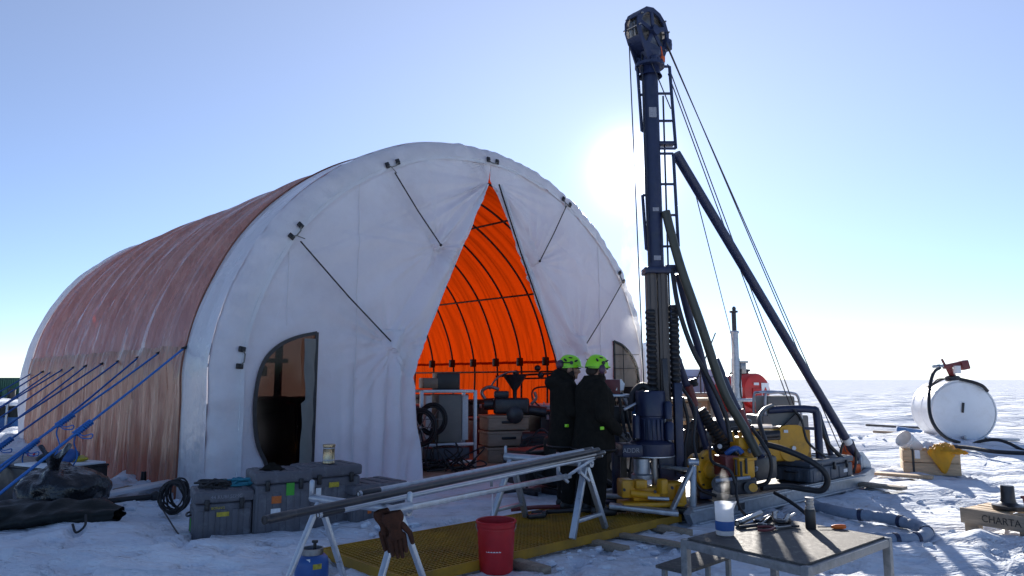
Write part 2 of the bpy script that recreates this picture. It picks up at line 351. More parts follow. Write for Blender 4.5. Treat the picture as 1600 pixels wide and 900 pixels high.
scene.cycles.max_bounces = 10; scene.cycles.transparent_max_bounces = 12; scene.cycles.caustics_reflective = False; scene.cycles.caustics_refractive = False
scene.cycles.sample_clamp_indirect = 6

# ------------------------------------------------------------------ snow ground
A0 = V((-3.635, 9.482, 0))
def T(u, s, z): return V((A0.x + .70711*u - .70711*s, A0.y + .70711*u + .70711*s, z))
def to_tent(x, y):
    dx, dy = x-A0.x, y-A0.y
    return (.70711*(dx+dy), .70711*(dy-dx))
mounds = []
def mound(px, py, r, h, sx=1.0):
    g = G(px, py); mounds.append((g.x, g.y, r, h, sx))
for a in [(210,800,.55,.14,1.6),(130,838,.45,.13,1.8),(300,870,.7,.06,2),(175,770,.4,.22,1.2),(205,757,.3,.26,1),(60,690,1.2,.35,1.5),(110,705,.8,.3,1.2),(20,700,1.0,.3,1),
          (235,775,.35,.2,1),(40,880,.9,.10,2),(560,822,.4,.07,2),(1480,690,.9,.14,2),(1415,740,.35,.08,2),(1570,700,.8,.12,2),(1340,690,1.5,.10,2),(1490,870,.5,.07,2),(1540,848,.3,.12,1.5),(1300,860,.5,.05,1)]:
    mound(*a)
prints = {}
q_ = random.Random(77)
for k in range(420):
    u = q_.random()
    if u < .45: fx, fy = q_.uniform(-4.5, 2.0), q_.uniform(4.2, 8.6)
    else: fx, fy = q_.uniform(2.2, 9.5), q_.uniform(4.2, 15)
    a_ = q_.uniform(0, 6.28)
    for ix in range(int((fx-.35)//1), int((fx+.35)//1)+1):
        for iy in range(int((fy-.35)//1), int((fy+.35)//1)+1): prints.setdefault((ix, iy), []).append((fx, fy, math.cos(a_), math.sin(a_)))
tracks = [(6.0, 9.0, .55, .835)]
def ground_h(x, y):
    d = math.hypot(x, y)
    k = min(1.0, max(0.0, (d-9)/25))
    h = .030*noise.noise(V((x*.8, y*1.1, 1.3))) + .018*noise.noise(V((x*2.6, y*3.1, 4.0))) + .010*fbm(V((x*6.5, y*6.5, 8)), 3)
    if d < 25: h += .022*max(0, noise.noise(V((x*4.2, y*4.2, 20)))-.05)
    if k > 0:
        h += k*(.22*noise.noise(V((x*.14, y*.32, 7.7))) + .24*abs(noise.noise(V((x*.42, y*.9, 3.1)))) + .08*noise.noise(V((x*1.1, y*1.9, 5.5))) - .06)
        h *= 1.0 if d < 900 else max(0, 1-(d-900)/2500)
    for mx, my, r, hh, sx in mounds:
        q = ((x-mx)/(r*sx))**2 + ((y-my)/r)**2
        if q < 9: h += hh*math.exp(-q)*(1+.35*noise.noise(V((x*5, y*5, 9))))
    u, s = to_tent(x, y)
    if -.1 < u < 9.4 and .0 < s < 12.6: h = min(h, -.03)
    if d < 20:
        for fx, fy, ca, sa in prints.get((int(x//1), int(y//1)), ()):
            ex, ey = x-fx, y-fy; lx = ex*ca+ey*sa; ly = -ex*sa+ey*ca; q = (lx/.16)**2+(ly/.075)**2
            if q < 3: h += -.06*math.exp(-q*q)+.012*math.exp(-(q-1.7)**2*4)
        for x0, y0, dx, dy in tracks:
            w_ = abs((x-x0)*dy-(y-y0)*dx)
            for c_ in (.0, 1.3):
                e = abs(w_-c_)
                if e < .25: h += -.03*math.exp(-(e/.12)**4)*(1+.6*math.sin(((x-x0)*dx+(y-y0)*dy)*22))
    return h
def ground():
    bm = bmesh.new()
    angs = []
    a = -180.0
    while a < 180:
        angs.append(a); a += .33 if -46 < a < 46 else (2.5 if abs(a) < 100 else 6)
    rs = [0.6]
    while rs[-1] < 6000:
        r = rs[-1]; rs.append(r*(1.0125 if 3 < r < 16 else 1.025 if 2 < r < 90 else 1.10))
    c0 = bm.verts.new((0,0,-.02)); rows = []
    for r in rs:
        rows.append([bm.verts.new((r*math.sin(rad(t)), r*math.cos(rad(t)), ground_h(r*math.sin(rad(t)), r*math.cos(rad(t))))) for t in angs])
    m = len(angs)
    for j in range(m): bm.faces.new((c0, rows[0][(j+1) % m], rows[0][j]))
    for i in range(len(rows)-1):
        for j in range(m): bm.faces.new((rows[i][j], rows[i][(j+1) % m], rows[i+1][(j+1) % m], rows[i+1][j]))
    me = bpy.data.meshes.new('snow_ground'); bmesh.ops.recalc_face_normals(bm, faces=bm.faces); bm.to_mesh(me); bm.free()
    if me.polygons[5].normal.z < 0: me.flip_normals()
    g = bpy.data.objects.new('snow_ground', me); C.objects.link(g); me.materials.append(M['snow']); me.polygons.foreach_set('use_smooth', [True]*len(me.polygons)); tag(g, kind='structure')
ground()

# ------------------------------------------------------------------ tent
half = [(0,-.12),(0,.6),(0,1.3),(.0,2.0),(.21,2.81),(.70,3.74),(1.41,4.49),(2.34,5.10),(3.4,5.50),(4.65,5.65)]
raw = half + [(9.3-u, z) for u, z in half[:-1]][::-1]
sp = smooth_path([(u, 0, z) for u, z in raw], 12)
cum = [0.0]
for i in range(1, len(sp)): cum.append(cum[-1]+(sp[i]-sp[i-1]).length)
def prof(t):
    d = t*cum[-1]; lo = 0; hi = len(cum)-1
    while hi-lo > 1:
        mid = (lo+hi)//2
        if cum[mid] <= d: lo = mid
        else: hi = mid
    k = (d-cum[lo])/(cum[hi]-cum[lo]); return sp[lo].lerp(sp[hi], k)
def pnorm(t):
    a, b = prof(max(0, t-.004)), prof(min(1, t+.004)); d = (b-a).normalized()
    return V((-d.z, 0, d.x))   # outward (left side: -u)
def outer(t, off):
    p, q = prof(t), pnorm(t); return (p.x+q.x*off, p.z+q.z*off)
TL = 11.6; SB = 1.12; RS = .93
tent = thing('arched_tent', 'big white and orange arched fabric tent with its door flaps parted', 'tent', T(4.65, 6, 0))
# front wall: two sheets either side of the door slit
def slitL(z):
    pts = [(-.12,3.02),(0,2.97),(.6,2.86),(1.2,2.74),(1.68,2.67),(2.4,3.0),(3.2,3.40),(4.2,3.95),(5.0,4.38),(5.34,4.55),(6,4.6)]
    for (a, u), (b, v) in zip(pts, pts[1:]):
        if a <= z <= b: return u+(v-u)*(z-a)/(b-a)
    return 4.6
def slitR(z):
    pts = [(-.12,6.75),(0,6.7),(1.0,6.45),(2.06,6.15),(3.0,5.72),(4.0,5.20),(5.0,4.72),(5.34,4.57),(6,4.6)]
    for (a, u), (b, v) in zip(pts, pts[1:]):
        if a <= z <= b: return u+(v-u)*(z-a)/(b-a)
    return 4.6
zp = [prof(i/400*.5) for i in range(401)]
def edgeL(z):
    for a, b in zip(zp, zp[1:]):
        if a.z <= z <= b.z and b.z > a.z: return a.x+(b.x-a.x)*(z-a.z)/(b.z-a.z)
    return 0 if z < 1 else 4.65
winL = [(1.09,2.32),(.80,2.25),(.55,2.14),(.36,1.97),(.26,1.76),(.21,1.45),(.21,1.15),(.26,.82),(.36,.60),(.52,.40),(1.09,.34)]
winR = [(8.22,2.47),(8.55,2.38),(8.85,2.18),(9.05,1.92),(9.12,1.55),(9.12,1.1),(9.05,.8),(8.9,.5),(8.22,.4)]
def inside(poly, x, y):
    c = False; k = len(poly)
    for i in range(k):
        x1, y1 = poly[i]; x2, y2 = poly[(i+1) % k]
        if (y1 > y) != (y2 > y) and x < (x2-x1)*(y-y1)/(y2-y1)+x1: c = not c
    return c
ties = [((.75,3.62),(2.35,2.18)), ((2.36,4.98),(3.25,3.89)), ((6.63,5.18),(5.70,3.91)), ((8.53,3.80),(6.99,2.27))]
def wall_out(u, z, side):
    d = .02*fbm(V((u*.8, 3, z*.8)), 2) + .008*fbm(V((u*3, 9, z*2)), 2)
    tu, tz = ties[0][1] if side < 0 else ties[3][1]
    du, dz = u-tu, z-tz
    # folds hanging below the tie point and rising towards the door top
    if dz < .25:
        wd = .16+.30*max(0, -dz)*.5
        d += .17*math.exp(-(du/wd)**2)*(1-.25*abs(dz)/2) - .05*math.exp(-((du+.05)/.05)**2)*min(1, max(0, .3-dz))
        d += .034*math.sin(du*26+3*noise.noise(V((u*2, z, 1))))*math.exp(-(du/.7)**2)*min(1, max(0, -dz+.2))
    for (a, b) in (ties[:2] if side < 0 else ties[2:]):
        tu2, tz2 = b; ex = V((tu2-4.6, tz2-5.3)); l = ex.length; ex /= l
        q = V((u-4.6, z-5.3)); al = q.dot(ex)
        if 0 < al < l*1.02:
            pe = q.x*ex.y-q.y*ex.x
            k = al/l
            d += .11*k*(1-k*.2)*math.exp(-(pe/.13)**2) - .055*math.exp(-((pe-.14)/.05)**2)*k - .03*math.exp(-((pe+.17)/.06)**2)*k
    # sharp pulls fanning out of every tie point
    for ti, (a, b) in enumerate(ties[:2] if side < 0 else ties[2:]):
        qu, qz = u-b[0], z-b[1]; r_ = math.hypot(qu, qz)
        if r_ < 1.9:
            an = math.atan2(qz, qu); f_ = noise.noise(V((an*3.4+ti*9, r_*.35, 3.0+side)))
            d += .075*min(1, r_/.30)*math.exp(-r_/.8)*(1-2.2*abs(f_))
    qu, qz = u-4.55, z-5.3; r_ = math.hypot(qu, qz); an = math.atan2(qz, qu)
    d += .12*min(1, r_/.6)*math.exp(-r_/2.0)*(1-2.4*abs(noise.noise(V((an*6, r_*.2, 8)))))*(1 if abs(an+1.57) < 1.1 else .4)
    d += .016*(1-2*abs(noise.noise(V((u*1.7+z*.6, z*.5-u*.2, 31)))))
    e = (slitL(z)-u) if side < 0 else (u-slitR(z))
    d += .16*math.exp(-(e/.35)**2)*min(1, max(0, (5.2-z)/2.5)) + .05*math.sin(e*17+z*1.3)*math.exp(-(e/.6)**2)*min(1, max(0, (5.0-z)/3))
    return d
def sheet(side):
    mb = MB()
    def fn(a, b):
        z = -.12 + b*(5.65+.12 - .0)
        z = min(z, 5.648)
        if side < 0: u0, u1 = edgeL(z), slitL(z)
        else: u0, u1 = slitR(z), 9.3-edgeL(z)
        if u1 < u0: u0 = u1 = 4.6
        u = u0+(u1-u0)*a
        edge = min(1, (u-u0)*6) if side < 0 else min(1, (u1-u)*6)
        return T(u, -wall_out(u, z, side)*edge, z)
    def keep(a, b):
        p = fn(a, b); u, s = to_tent(p.x, p.y)
        return not inside(winL if side < 0 else winR, u, p.z)
    mb.grid(fn, 150, 210, keep)
    return mb
wallp = build('front_panel', sheet(-1), M['white_fabric'], tent, 60)
build('front_panel', sheet(1), M['white_fabric'], tent, 60)
for k, (side, u0) in enumerate(((-1,.62),(-1,1.75),(1,7.75))):
    mb = MB(); pts = []
    for i in range(60):
        z = .02+5.2*i/59
        if z < 2.35 and side < 0 and u0 < 1.1: continue
        if (side < 0 and edgeL(z)+.05 < u0 < slitL(z)-.1) or (side > 0 and slitR(z)+.1 < u0 < 9.3-edgeL(z)-.05): pts.append(T(u0, -wall_out(u0, z, side)*min(1, abs(u0-(edgeL(z) if side < 0 else 9.3-edgeL(z)))*6/max(.1, 3))-.012, z))
    if len(pts) > 3: mb.tube(pts, .006, 5); build('panel_seam', mb, M['hem_fabric'], tent)
# door edge bindings
mb = MB(); mb.tube([T(slitR(z)+.0, -.18, z) for z in [i*.18 for i in range(0, 30)]], .017, 6)
build('door_binding', mb, M['tarp_dark'], tent)
mb = MB(); mb.tube([T(slitR(z)+.05, -.2, z) for z in [i*.18 for i in range(0, 30)]], .022, 6)
build('door_zip', mb, M['white_band'], tent)
mb = MB(); mb.tube([T(slitL(z), -.18*min(1, max(0.15,(5.2-z)/2.5)), z) for z in [i*.18 for i in range(0, 30)]], .016, 6)
build('door_hem', mb, M['hem_fabric'], tent)
# windows
for win, fl in ((winL, 1), (winR, 0)):
    pts = smooth_path([(u, z, 0) for u, z in win], 6)
    P3 = [T(p.x, -.045, p.y) for p in pts]
    mb = MB()
    ring = P3 + [P3[0]]
    for a, b in zip(ring, ring[1:]):
        if (b-a).length > 1e-4: mb.beam(a, b+(b-a).normalized()*.008, .05, .02, up=V((.7071,-.7071,0)))
    f = build('window_frame', mb, M['dark_steel'] if fl else M['tarp_dark'], tent)
    mb = MB(); mb.prism([p + V((-.02,.02,0)) for p in P3], V((.004,-.004,0)))
    build('window_pane', mb, M['smoke_film'] if fl else M['tan_film'], f)
    if fl:
        mb = MB()
        mb.grid(lambda a, b: T(.86+.20*a+.03*math.sin(b*5)*(1-a) + (.06 if b > .52 else 0)*(1-a), -.065-.035*math.sin(a*PI)-.012*math.sin(b*23+a*5), .40+b*1.83), 8, 40)
        build('window_flap', mb, M['grey_panel'], f, thick=.006)
    else:
        mb = MB()
        for z in (2.18, 1.88): mb.beam(T(8.2,-.055,z), T(9.1,-.055,z+.02), .04, .012)
        mb.beam(T(8.52,-.06,2.35), T(8.55,-.06,.45), .012, .012)
        build('window_seam', mb, M['tarp_dark'], f)
# rim hem round the front
mb = MB()
def hem(a, b):
    t = a; k = b*PI*.62
    off = -.05+.35*math.sin(min(k, PI/2)); s = .0+.30*(1-math.cos(k))*.8
    wr = .028*noise.noise(V((t*95, b*1.2, 2)))+.022*noise.noise(V((t*45+b, b*1.5, 6)))
    u, z = outer(t, off+wr*(1-abs(b-.5)))
    return T(u, s-.05-.7*wr, z)
mb.grid(hem, 420, 12)
build('front_hem', mb, M['hem_fabric'], tent, 60)
mb = MB(); mb.tube([T(*(lambda q: (q[0], -.045, q[1]))(outer(i/120, .003))) for i in range(121)], .007, 6)
build('hem_seam', mb, M['sticker_white'], tent)
# cover
def rib_phase(s): return ((s-SB)/RS) % 1.0
def cover_off(t, s):
    off = .29
    ph = rib_phase(s); sag = math.sin(ph*PI)
    z = prof(t).z; side = 1 if t < .5 else 1
    k = min(1, max(0, (s-.9)/.4))
    off -= k*(.085*sag*sag)*(1 if z > 2.1 else .7)
    # fine gathers running round the arch
    off += k*.05*fbm(V((s*7.5+2.0*noise.noise(V((s*.9, t*5, 0))), t*3.0, 1.5)), 3)
    off += .018*fbm(V((s*2.2, t*9, 4)), 2)
    off += k*.05*(.4-abs(noise.noise(V((s*3.6+1.2*math.sin(t*7)+.7*noise.noise(V((s*.8, t*6, 3))), t*2.2, 17)))))*2*(1 if z > 2.1 else .5)
    sk = (1-z/2.1) if z < 2.1 else 0
    if sk > 0:
        dn = sk
        off += k*(.07*fbm(V((s*9.5+1.5*t, t*4, 30)), 2) + .05*(1-sag)*math.exp(-dn*2.2))*min(1, dn*5)
        off += k*.035*abs(noise.noise(V((s*17+.8*noise.noise(V((s*3, t*20, 2))), t*2.5, 12))))*min(1, dn*8)
    return off
def cover(s0, s1, ns, ex=0.0, t0=0.0, t1=1.0, ntt=230):
    mb = MB()
    def fn(a, b):
        s = s0+(s1-s0)*a; t = t0+(t1-t0)*b
        u, z = outer(t, cover_off(t, s)+ex); return T(u, s, z)
    mb.grid(fn, ns, ntt); return mb
tz = next(i for i in range(1000) if prof(i/2000).z > 2.02)/2000
def outward(o):
    f = o.data.polygons[len(o.data.polygons)//2]; c = WM[o.name] @ f.center; nn = WM[o.name].to_3x3() @ f.normal
    u, s_ = to_tent(c.x, c.y)
    if nn.dot(c-T(4.65, s_, 1.6)) < 0: o.data.flip_normals()
outward(build('orange_cover', cover(.30, TL-.6, 330, 0, tz, 1-tz, 190), M['orange_tarp'], tent, 70))
for ta, tb in ((0, tz+.004), (1-tz-.004, 1)): outward(build('lower_cover', cover(.30, TL-.6, 420, .012, ta, tb, 40), M['tarp_low_light'], tent, 70))  # lower run of the one cover, its differing light painted as a tan tone
build('front_band', cover(.24, SB-.02, 40, .022), M['white_band'], tent, 70)
build('rear_band', cover(TL-.62, TL, 24, .022), M['white_band'], tent, 70)
mb = MB()
mb.grid(lambda a, b: (lambda q: T(4.65+(q[0]-4.65)*(1-a*.995), TL+.0+.9*math.sin(a*PI/2), q[1]*(1-a*.6)))(outer(b, .29)), 12, 90)
build('rear_wall', mb, M['white_band'], tent, 70)
mb = MB(); mb.tube([T(*(lambda q: (q[0], SB-.02, q[1]))(outer(i/160, cover_off(i/160, SB)+.03))) for i in range(161)], .012, 6)
build('cover_seam', mb, M['rust_seam'], tent)
# ribs and purlins inside
rib_s = [SB+RS*k for k in range(0, 12) if .3 < SB+RS*k < TL-.1]
for s in rib_s:
    mb = MB(); mb.tube([T(*(lambda q: (q[0], s, q[1]))(outer(i/90, .10))) for i in range(91)], .026, 8)
    build('rib', mb, M['dark_steel'], tent)
    for t in (.13, .87):
        mb = MB(); q = outer(t, .06); mb.box(T(q[0], s, q[1]), (.16,.12,.22), (0,0,45), .02)
        build('rib_joint', mb, M['black'], tent)
for t in (.115, .235, .37, .63, .765, .885):
    q = outer(t, .04); mb = MB(); mb.tube([T(q[0], .2, q[1]), T(q[0], TL, q[1])], .024, 8)
    build('purlin', mb, M['dark_steel'], tent)
mb = MB(); mb.tube([T(*(lambda q: (q[0], .22, q[1]))(outer(i/90, -.03))) for i in range(91)], .03, 8)
build('door_arch', mb, M['dark_steel'], tent)
# buckles on the hem and black tie cords
buck = [(375,555,0),(463,360,1),(612,260,1),(763,255,1),(880,318,1),(968,432,1)]
bz = [(.0,1.97),(.70,3.74),(2.34,5.09),(4.55,5.63),(6.63,5.25),(8.53,3.92)]
for i, (u, z) in enumerate(bz):
    t = min(range(200), key=lambda k: (prof(k/200).x-u)**2+(prof(k/200).z-z)**2)/200
    for dt in (-.0065, .0065):
        q = outer(t+dt, .03); nrm = pnorm(t+dt)
        an = math.degrees(math.atan2(nrm.z, nrm.x))
        mb = MB(Matrix.Translation(T(q[0], -.075, q[1])) @ Matrix.Rotation(rad(45), 4, 'Z') @ Matrix.Rotation(-rad(an-90), 4, 'Y'))
        mb.box((0,0,0), (.075,.03,.10), None, .012).box((0,-.02,.0), (.05,.03,.03), None, .008)
        build('buckle', mb, M['black'], tent)
for i, (u, z) in enumerate(bz):
    t = min(range(200), key=lambda k: (prof(k/200).x-u)**2+(prof(k/200).z-z)**2)/200
    mb = MB(); qs = [outer(t+d_, .03-.05*(abs(d_) < .004)) for d_ in (-.0065,-.003,.003,.0065)]
    mb.tube([T(q[0], -.085, q[1]) for q in qs], .010, 6); i in (0, 3) or mb.tube([T(qs[1][0], -.085, qs[1][1]), T(*(lambda q: (q[0], -.09, q[1]))(outer(t, -.14)))], .007, 6); build('buckle_strap', mb, M['grey_panel'], tent)
for a, b in ties:
    mb = MB(); s1 = -.20
    p0 = T(a[0], -.09, a[1]); p1 = T(b[0], s1, b[1])
    mb.tube([p0, p0.lerp(p1, .5)+V((0,0,-.03)), p1], .011, 6); mb.sphere(p1, .025, 8)
    build('tie_cord', mb, M['rope_black'], tent)
# small loop and vent on the cover
mb = MB(); q = outer(.43, .33); mb.lathe([(.0,.12),(.08,.11),(.10,.05),(.10,-.05)], T(q[0], 6.2, q[1]), (0,0,1), 14)
build('vent_cap', mb, M['grey_panel'], tent)
# tent floor
mb = MB(); mb.prism([T(.15,.35,.0), T(9.15,.35,.0), T(9.15,TL-.1,.0), T(.15,TL-.1,.0)], (0,0,.03))
tag(build('floor', mb, M['ply'], None), kind='structure')

# ------------------------------------------------------------------ guy ropes
att = [(290,542),(250,550),(218,557),(187,563),(161,567),(135,571),(117,573),(100,576),(84,578),(68,580),(52,582)]
def side_hit(px, py, u=-.32):
    r = ray(px, py); k = .70711
    # (x-A.x)*k+(y-A.y)*k = u
    t = (u/k + A0.x + A0.y)/(r.x+r.y); return V((r.x*t, r.y*t, HC+r.z*t))
names = ['nearest and thickest', 'second nearest', 'third nearest', 'fourth nearest', 'fifth nearest', 'middle one', 'fifth from the far end', 'fourth from the far end', 'third from the far end', 'second from the far end', 'farthest']
for i, (px, py) in enumerate(att):
    a = side_hit(px, py)
    k = i/10; s_a = .06+(9.0-.06)*k
    g = T(-3.0-.25*math.sin(i*2.1), s_a, 0); g.z = ground_h(g.x, g.y)-.02
    kn = [.62,.66,.70,.64,.75,.7,.72,.74,.7,.72,.7][i]
    kn = [.50,.45,.62,.62,.66,.66,.66,.66,.66,.66,.66][i]
    kp = a.lerp(g, kn)
    rp = thing('guy_rope', f'blue guy rope on the tent side, the {names[i]} of the row', 'rope', g, 0, 'guy ropes along the tent side')
    mb = MB(); mb.tube([a, a.lerp(g, kn*.5)+V((0,0,-.012)), kp], .015, 6)
    build('upper_line', mb, M['rope_navy'] if i > 1 else M['rope_blue'], rp)
    mb = MB(); mb.tube([a+V((.06,.07,.03)), a+V((-.03,-.05,-.03))], .022, 6); build('toggle', mb, M['black'], rp)
    mb = MB(); e = V((.014,-.02,.0))
    mb.tube([kp+e, g+e], .0155, 6).tube([kp-e, g-e], .0155, 6)
    build('doubled_line', mb, M['rope_blue'], rp)
    mb = MB(); d = (g-a).normalized(); pts = []
    for q in range(40):
        an = q*1.25; side1 = d.orthogonal().normalized(); side2 = d.cross(side1)
        rr = .034*(1 if i < 4 else .6); pts.append(kp+d*(q*.0062-.12)+(side1*math.cos(an)+side2*math.sin(an))*rr)
    mb.tube(pts, .013, 6)
    build('knot', mb, M['rope_blue'], rp)
    if i in (0,1,2,3):
        mb = MB(); q0 = kp+d*.1
        mb.hose([q0, q0+V((.10,-.02,-.03)), q0+V((.20,-.02,-.01)), q0+V((.18,0,-.06)), q0+V((.07,0,-.06)), q0], .0075, 6)
        mb.hose([q0, q0+V((-.02,0,-.12)), q0+V((.03,0,-.28)), q0+V((-.06,.02,-.46)), q0+V((-.09,.0,-.62))], .0085, 6)
        build('tail', mb, M['rope_blue'], rp)
    mb = MB(); mb.beam(g+V((.05,.05,-.2)), g+V((-.04,-.04,.08)), .04, .04, bev=.008); build('stake', mb, M['wood_grey'], rp)

# ------------------------------------------------------------------ plastic cases in front of the tent
def case(loc, deg, w_, d_, h_, label, mat_='case', stickers=(), lettering=(), lid=.12, ribs=5, latch=2):
    c = thing('storage_case', label, 'case', loc, deg, 'grey plastic cases along the tent front')
    fm = WM[c.name]
    mb = MB(fm); hb = h_-lid
    mb.box((w_/2, d_/2, hb/2), (w_, d_, hb), None, .03, 3)
    for i in range(ribs):
        x = w_*(i+.5)/ribs; mb.box((x, -.001, hb*.45), (w_/ribs*.55, .018, hb*.78), None, .006)
    for i in range(4):
        y = d_*(i+.5)/4; mb.box((-.001, y, hb*.45), (.018, d_/4*.55, hb*.78), None, .006)
    build('body', mb, M[mat_], c)
    mb = MB(fm); mb.box((w_/2, d_/2, hb+lid/2+.004), (w_+.03, d_+.03, lid), None, .028, 3)
    for i in range(4): mb.box((w_*(i+.5)/4, d_/2, h_+.006), (w_/9, d_*.86, .012), None, .004)
    l = build('lid', mb, M[mat_], c)
    for i in range(latch):
        x = w_*(.2+.6*i/(max(1, latch-1)))
        mb = MB(fm); mb.box((x, -.03, hb-.01), (.045, .03, .11), None, .008).box((x, -.045, hb-.035), (.03, .014, .05), None, .005)
        build('latch', mb, M['black'], c)
    mb = MB(fm); mb.tube(smooth_path([(-.015, d_*.33, hb*.7), (-.05, d_*.36, hb*.66), (-.05, d_*.64, hb*.66), (-.015, d_*.67, hb*.7)], 5), .011, 6)
    build('handle', mb, M['black'], c)
    for face, x, z, sw, sh, mm in stickers:
        mb = MB(fm)
        if face == 'f': mb.box((x, -.0125, z), (sw, .004, sh), None)
        else: mb.box((-.0125, x, z), (.004, sw, sh), None)
        build('sticker', mb, M[mm], c)
    for face, s, x, z, size, mm in lettering:
        y = -.0185 if face == 'l' else -.013
        text('lettering', s, size, fm @ Matrix.Translation((x, y, z)) @ Matrix.Rotation(rad(90), 4, 'X'), M[mm], c, .0015)
    return c
c1 = G(301,850); c1.z = -.02
case(c1, 28, .56, .54, .52, 'small grey plastic case with tangled cords heaped on its lid', stickers=[('s',.28,.16,.07,.13,'sticker_green'),('f',.27,.29,.12,.045,'sticker_yellow')], lettering=[('l','44 KUBI SEMC',.30,.465,.05,'scribble'),('f','BORING',.22,.355,.035,'sticker_yellow')])
c2 = G(396,842); c2.z = -.02
case(c2, 30, .58, .55, .68, 'tall grey case with green and orange stickers, under a black cloth', stickers=[('f',.355,.50,.085,.13,'sticker_green'),('f',.215,.40,.10,.075,'sticker_orange'),('f',.21,.25,.10,.12,'sticker_white')], ribs=4)
c3 = G(477,832); c3.z = -.02
case(c3, 38, .64, .50, .70, 'tall grey case with small white and yellow stickers, under a metal can', stickers=[('f',.13,.44,.06,.08,'sticker_white'),('f',.31,.50,.12,.055,'sticker_yellow')], ribs=4)
c4 = G(552,826); c4.z = -.02
case(c4, 45, .72, .55, .47, 'low grey ribbed case at the right end of the case row', stickers=[('f',.2,.19,.05,.06,'sticker_orange')], ribs=7, lid=.10)
def on(c, x, y, z, deg): return frame(c, deg) @ V((x, y, z))
can = on(c3, .33, .2, .715, 38)
t = thing('metal_can', 'brushed metal canister with bright bands standing on a tall grey case', 'can', can)
mb = MB(); mb.lathe([(0,.0),(.068,.0),(.07,.012),(.066,.02),(.066,.175),(.068,.185)], can); build('body', mb, M['gunmetal'], t)
mb = MB(); mb.lathe([(.0665,.185),(.071,.188),(.071,.21),(.066,.214),(.0,.214)], can); build('lid', mb, M['gunmetal'], t)
for z in (.165, .03):
    mb = MB(); mb.lathe([(.066,z),(.0695,z+.004),(.0695,z+.010),(.066,z+.014)], can); build('band', mb, M['alu'], t)
mb = MB(); b = on(c2, .20, .2, .695, 30)
mb.grid(lambda a, q: b + V(((a-.5)*.24, (q-.5)*.13, .055*math.sin(a*PI)*math.sin(q*PI)*(1+.8*noise.noise(V((a*6, q*6, 2)))))), 20, 14)
tag(build('black_cloth', mb, M['jacket'], None, thick=.008), 'crumpled black cloth lying on the tall stickered case', 'cloth')
def tangle(cx, r, n_, rr, seed, h=.05, sq=1.0):
    q = random.Random(seed); pts = []
    for i in range(n_):
        a = q.random()*6.28; k = r*(.35+.65*q.random()); pts.append(cx+V((math.cos(a)*k*sq, math.sin(a)*k, rr+h*q.random())))
    return smooth_path(pts, 6)
mb = MB(); mb.tube(tangle(on(c1,.19,.25,.535,28), .17, 30, .01, 3, .06, 1.2), .011, 6); tag(build('cord_tangle', mb, M['rope_black'], None), 'tangled black cord heaped on the small grey case', 'cord')
mb = MB(); mb.tube(tangle(on(c1,.43,.3,.535,28), .14, 22, .01, 5, .06, 1.4), .013, 6); tag(build('teal_rope', mb, M['teal'], None), 'tangled teal rope heaped on the small grey case', 'rope')
# black cable coil hanging at the tent corner
cc = G(272,812)+V((0,0,.27)); mb = MB(); q = random.Random(4)
for k in range(11):
    r1 = .165+.07*(q.random()-.5); tl = .25*(q.random()-.5); pts = []
    for i in range(26):
        a = 2*PI*i/26; pts.append(cc+V((math.cos(a)*r1*.78+tl*.2, .09*math.sin(a*1.0+k)+.05*(q.random()-.5)*.3, math.sin(a)*r1+.06*tl)))
    mb.tube(pts, .0105, 6, closed=True)
mb.hose([cc+V((-.15,-.05,-.1)), G(268,835)+V((0,0,.1)), G(283,850)+V((0,0,.03)), G(262,852)+V((0,0,.02)), G(250,850)+V((0,0,.02)), G(280,856)+V((0,0,.02))], .009, 6)
tag(build('cable_coil', mb, M['rubber'], None), 'loose coil of thin black cable by the tent corner', 'cable')
# ------------------------------------------------------------------ left side clutter
bl = G(165,787); Lb = frame(bl, 152)
t = thing('open_bin', 'long black bin with a pale lid beside the tent', 'bin', bl, 152)
mb = MB(Lb); W_, D_, H_ = 2.5, .75, .50
mb.box((W_/2,-.0+D_/2,H_/2), (W_, D_, H_), None, .02)
build('body', mb, M['black'], t)
mb = MB(Lb); mb.box((W_/2,D_/2,H_+.012), (W_+.02, D_+.02, .03), None, .012); build('rim', mb, M['black'], t)
mb = MB(Lb); mb.box((.40,.40,H_+.045), (.80,.74,.03), None, .012); build('lid', mb, M['foam'], t)
p0 = Lb @ V((.38,.36,H_+.06))
for (dx, dy, mm, nm_, lb_, sc_) in ((0,0,'blue_cyl','tool_bag','small blue tool bag on the pale lid of the black bin',(.15,.11,.09)), (-.17,.02,'tarp_dark','folded_tarp','dark folded tarp on the black bin beside the blue bag',(.2,.13,.07)), (.17,.05,'sticker_yellow','strap','dull yellow strap bundled on the pale lid',(.1,.06,.035))):
    mb = MB(); mb.sphere(p0+V((dx,dy,sc_[2]*.8)), 1, 20, sc_)
    for v in mb.bm.verts: v.co += V((1,1,1))*.035*noise.noise(v.co*9)
    tag(build(nm_, mb, M[mm], None, 60), lb_, 'bag' if nm_ == 'tool_bag' else 'tarp' if nm_ == 'folded_tarp' else 'strap')
bg_ = G(84,818)+V((0,.15,0)); mb = MB(); mb.sphere(bg_+V((0,0,.30)), 1, 64, (.50,.42,.34))
for v in mb.bm.verts:
    d = (v.co-bg_-V((0,0,.30))); k = noise.noise(v.co*3.2)*.10+fbm(v.co*8, 3)*.035; v.co += d.normalized()*k
    if v.co.z < .01: v.co.z = .01
    if d.z > .2: v.co.x += (d.z-.2)*-.6
b2 = bg_+V((-.12,-.05,.62))
t = thing('rubbish_bag', 'shiny black bin bag tied at the top in front of the black bin', 'bag', bg_)
build('bag', mb, M['bag'], t, 70)
mb = MB()
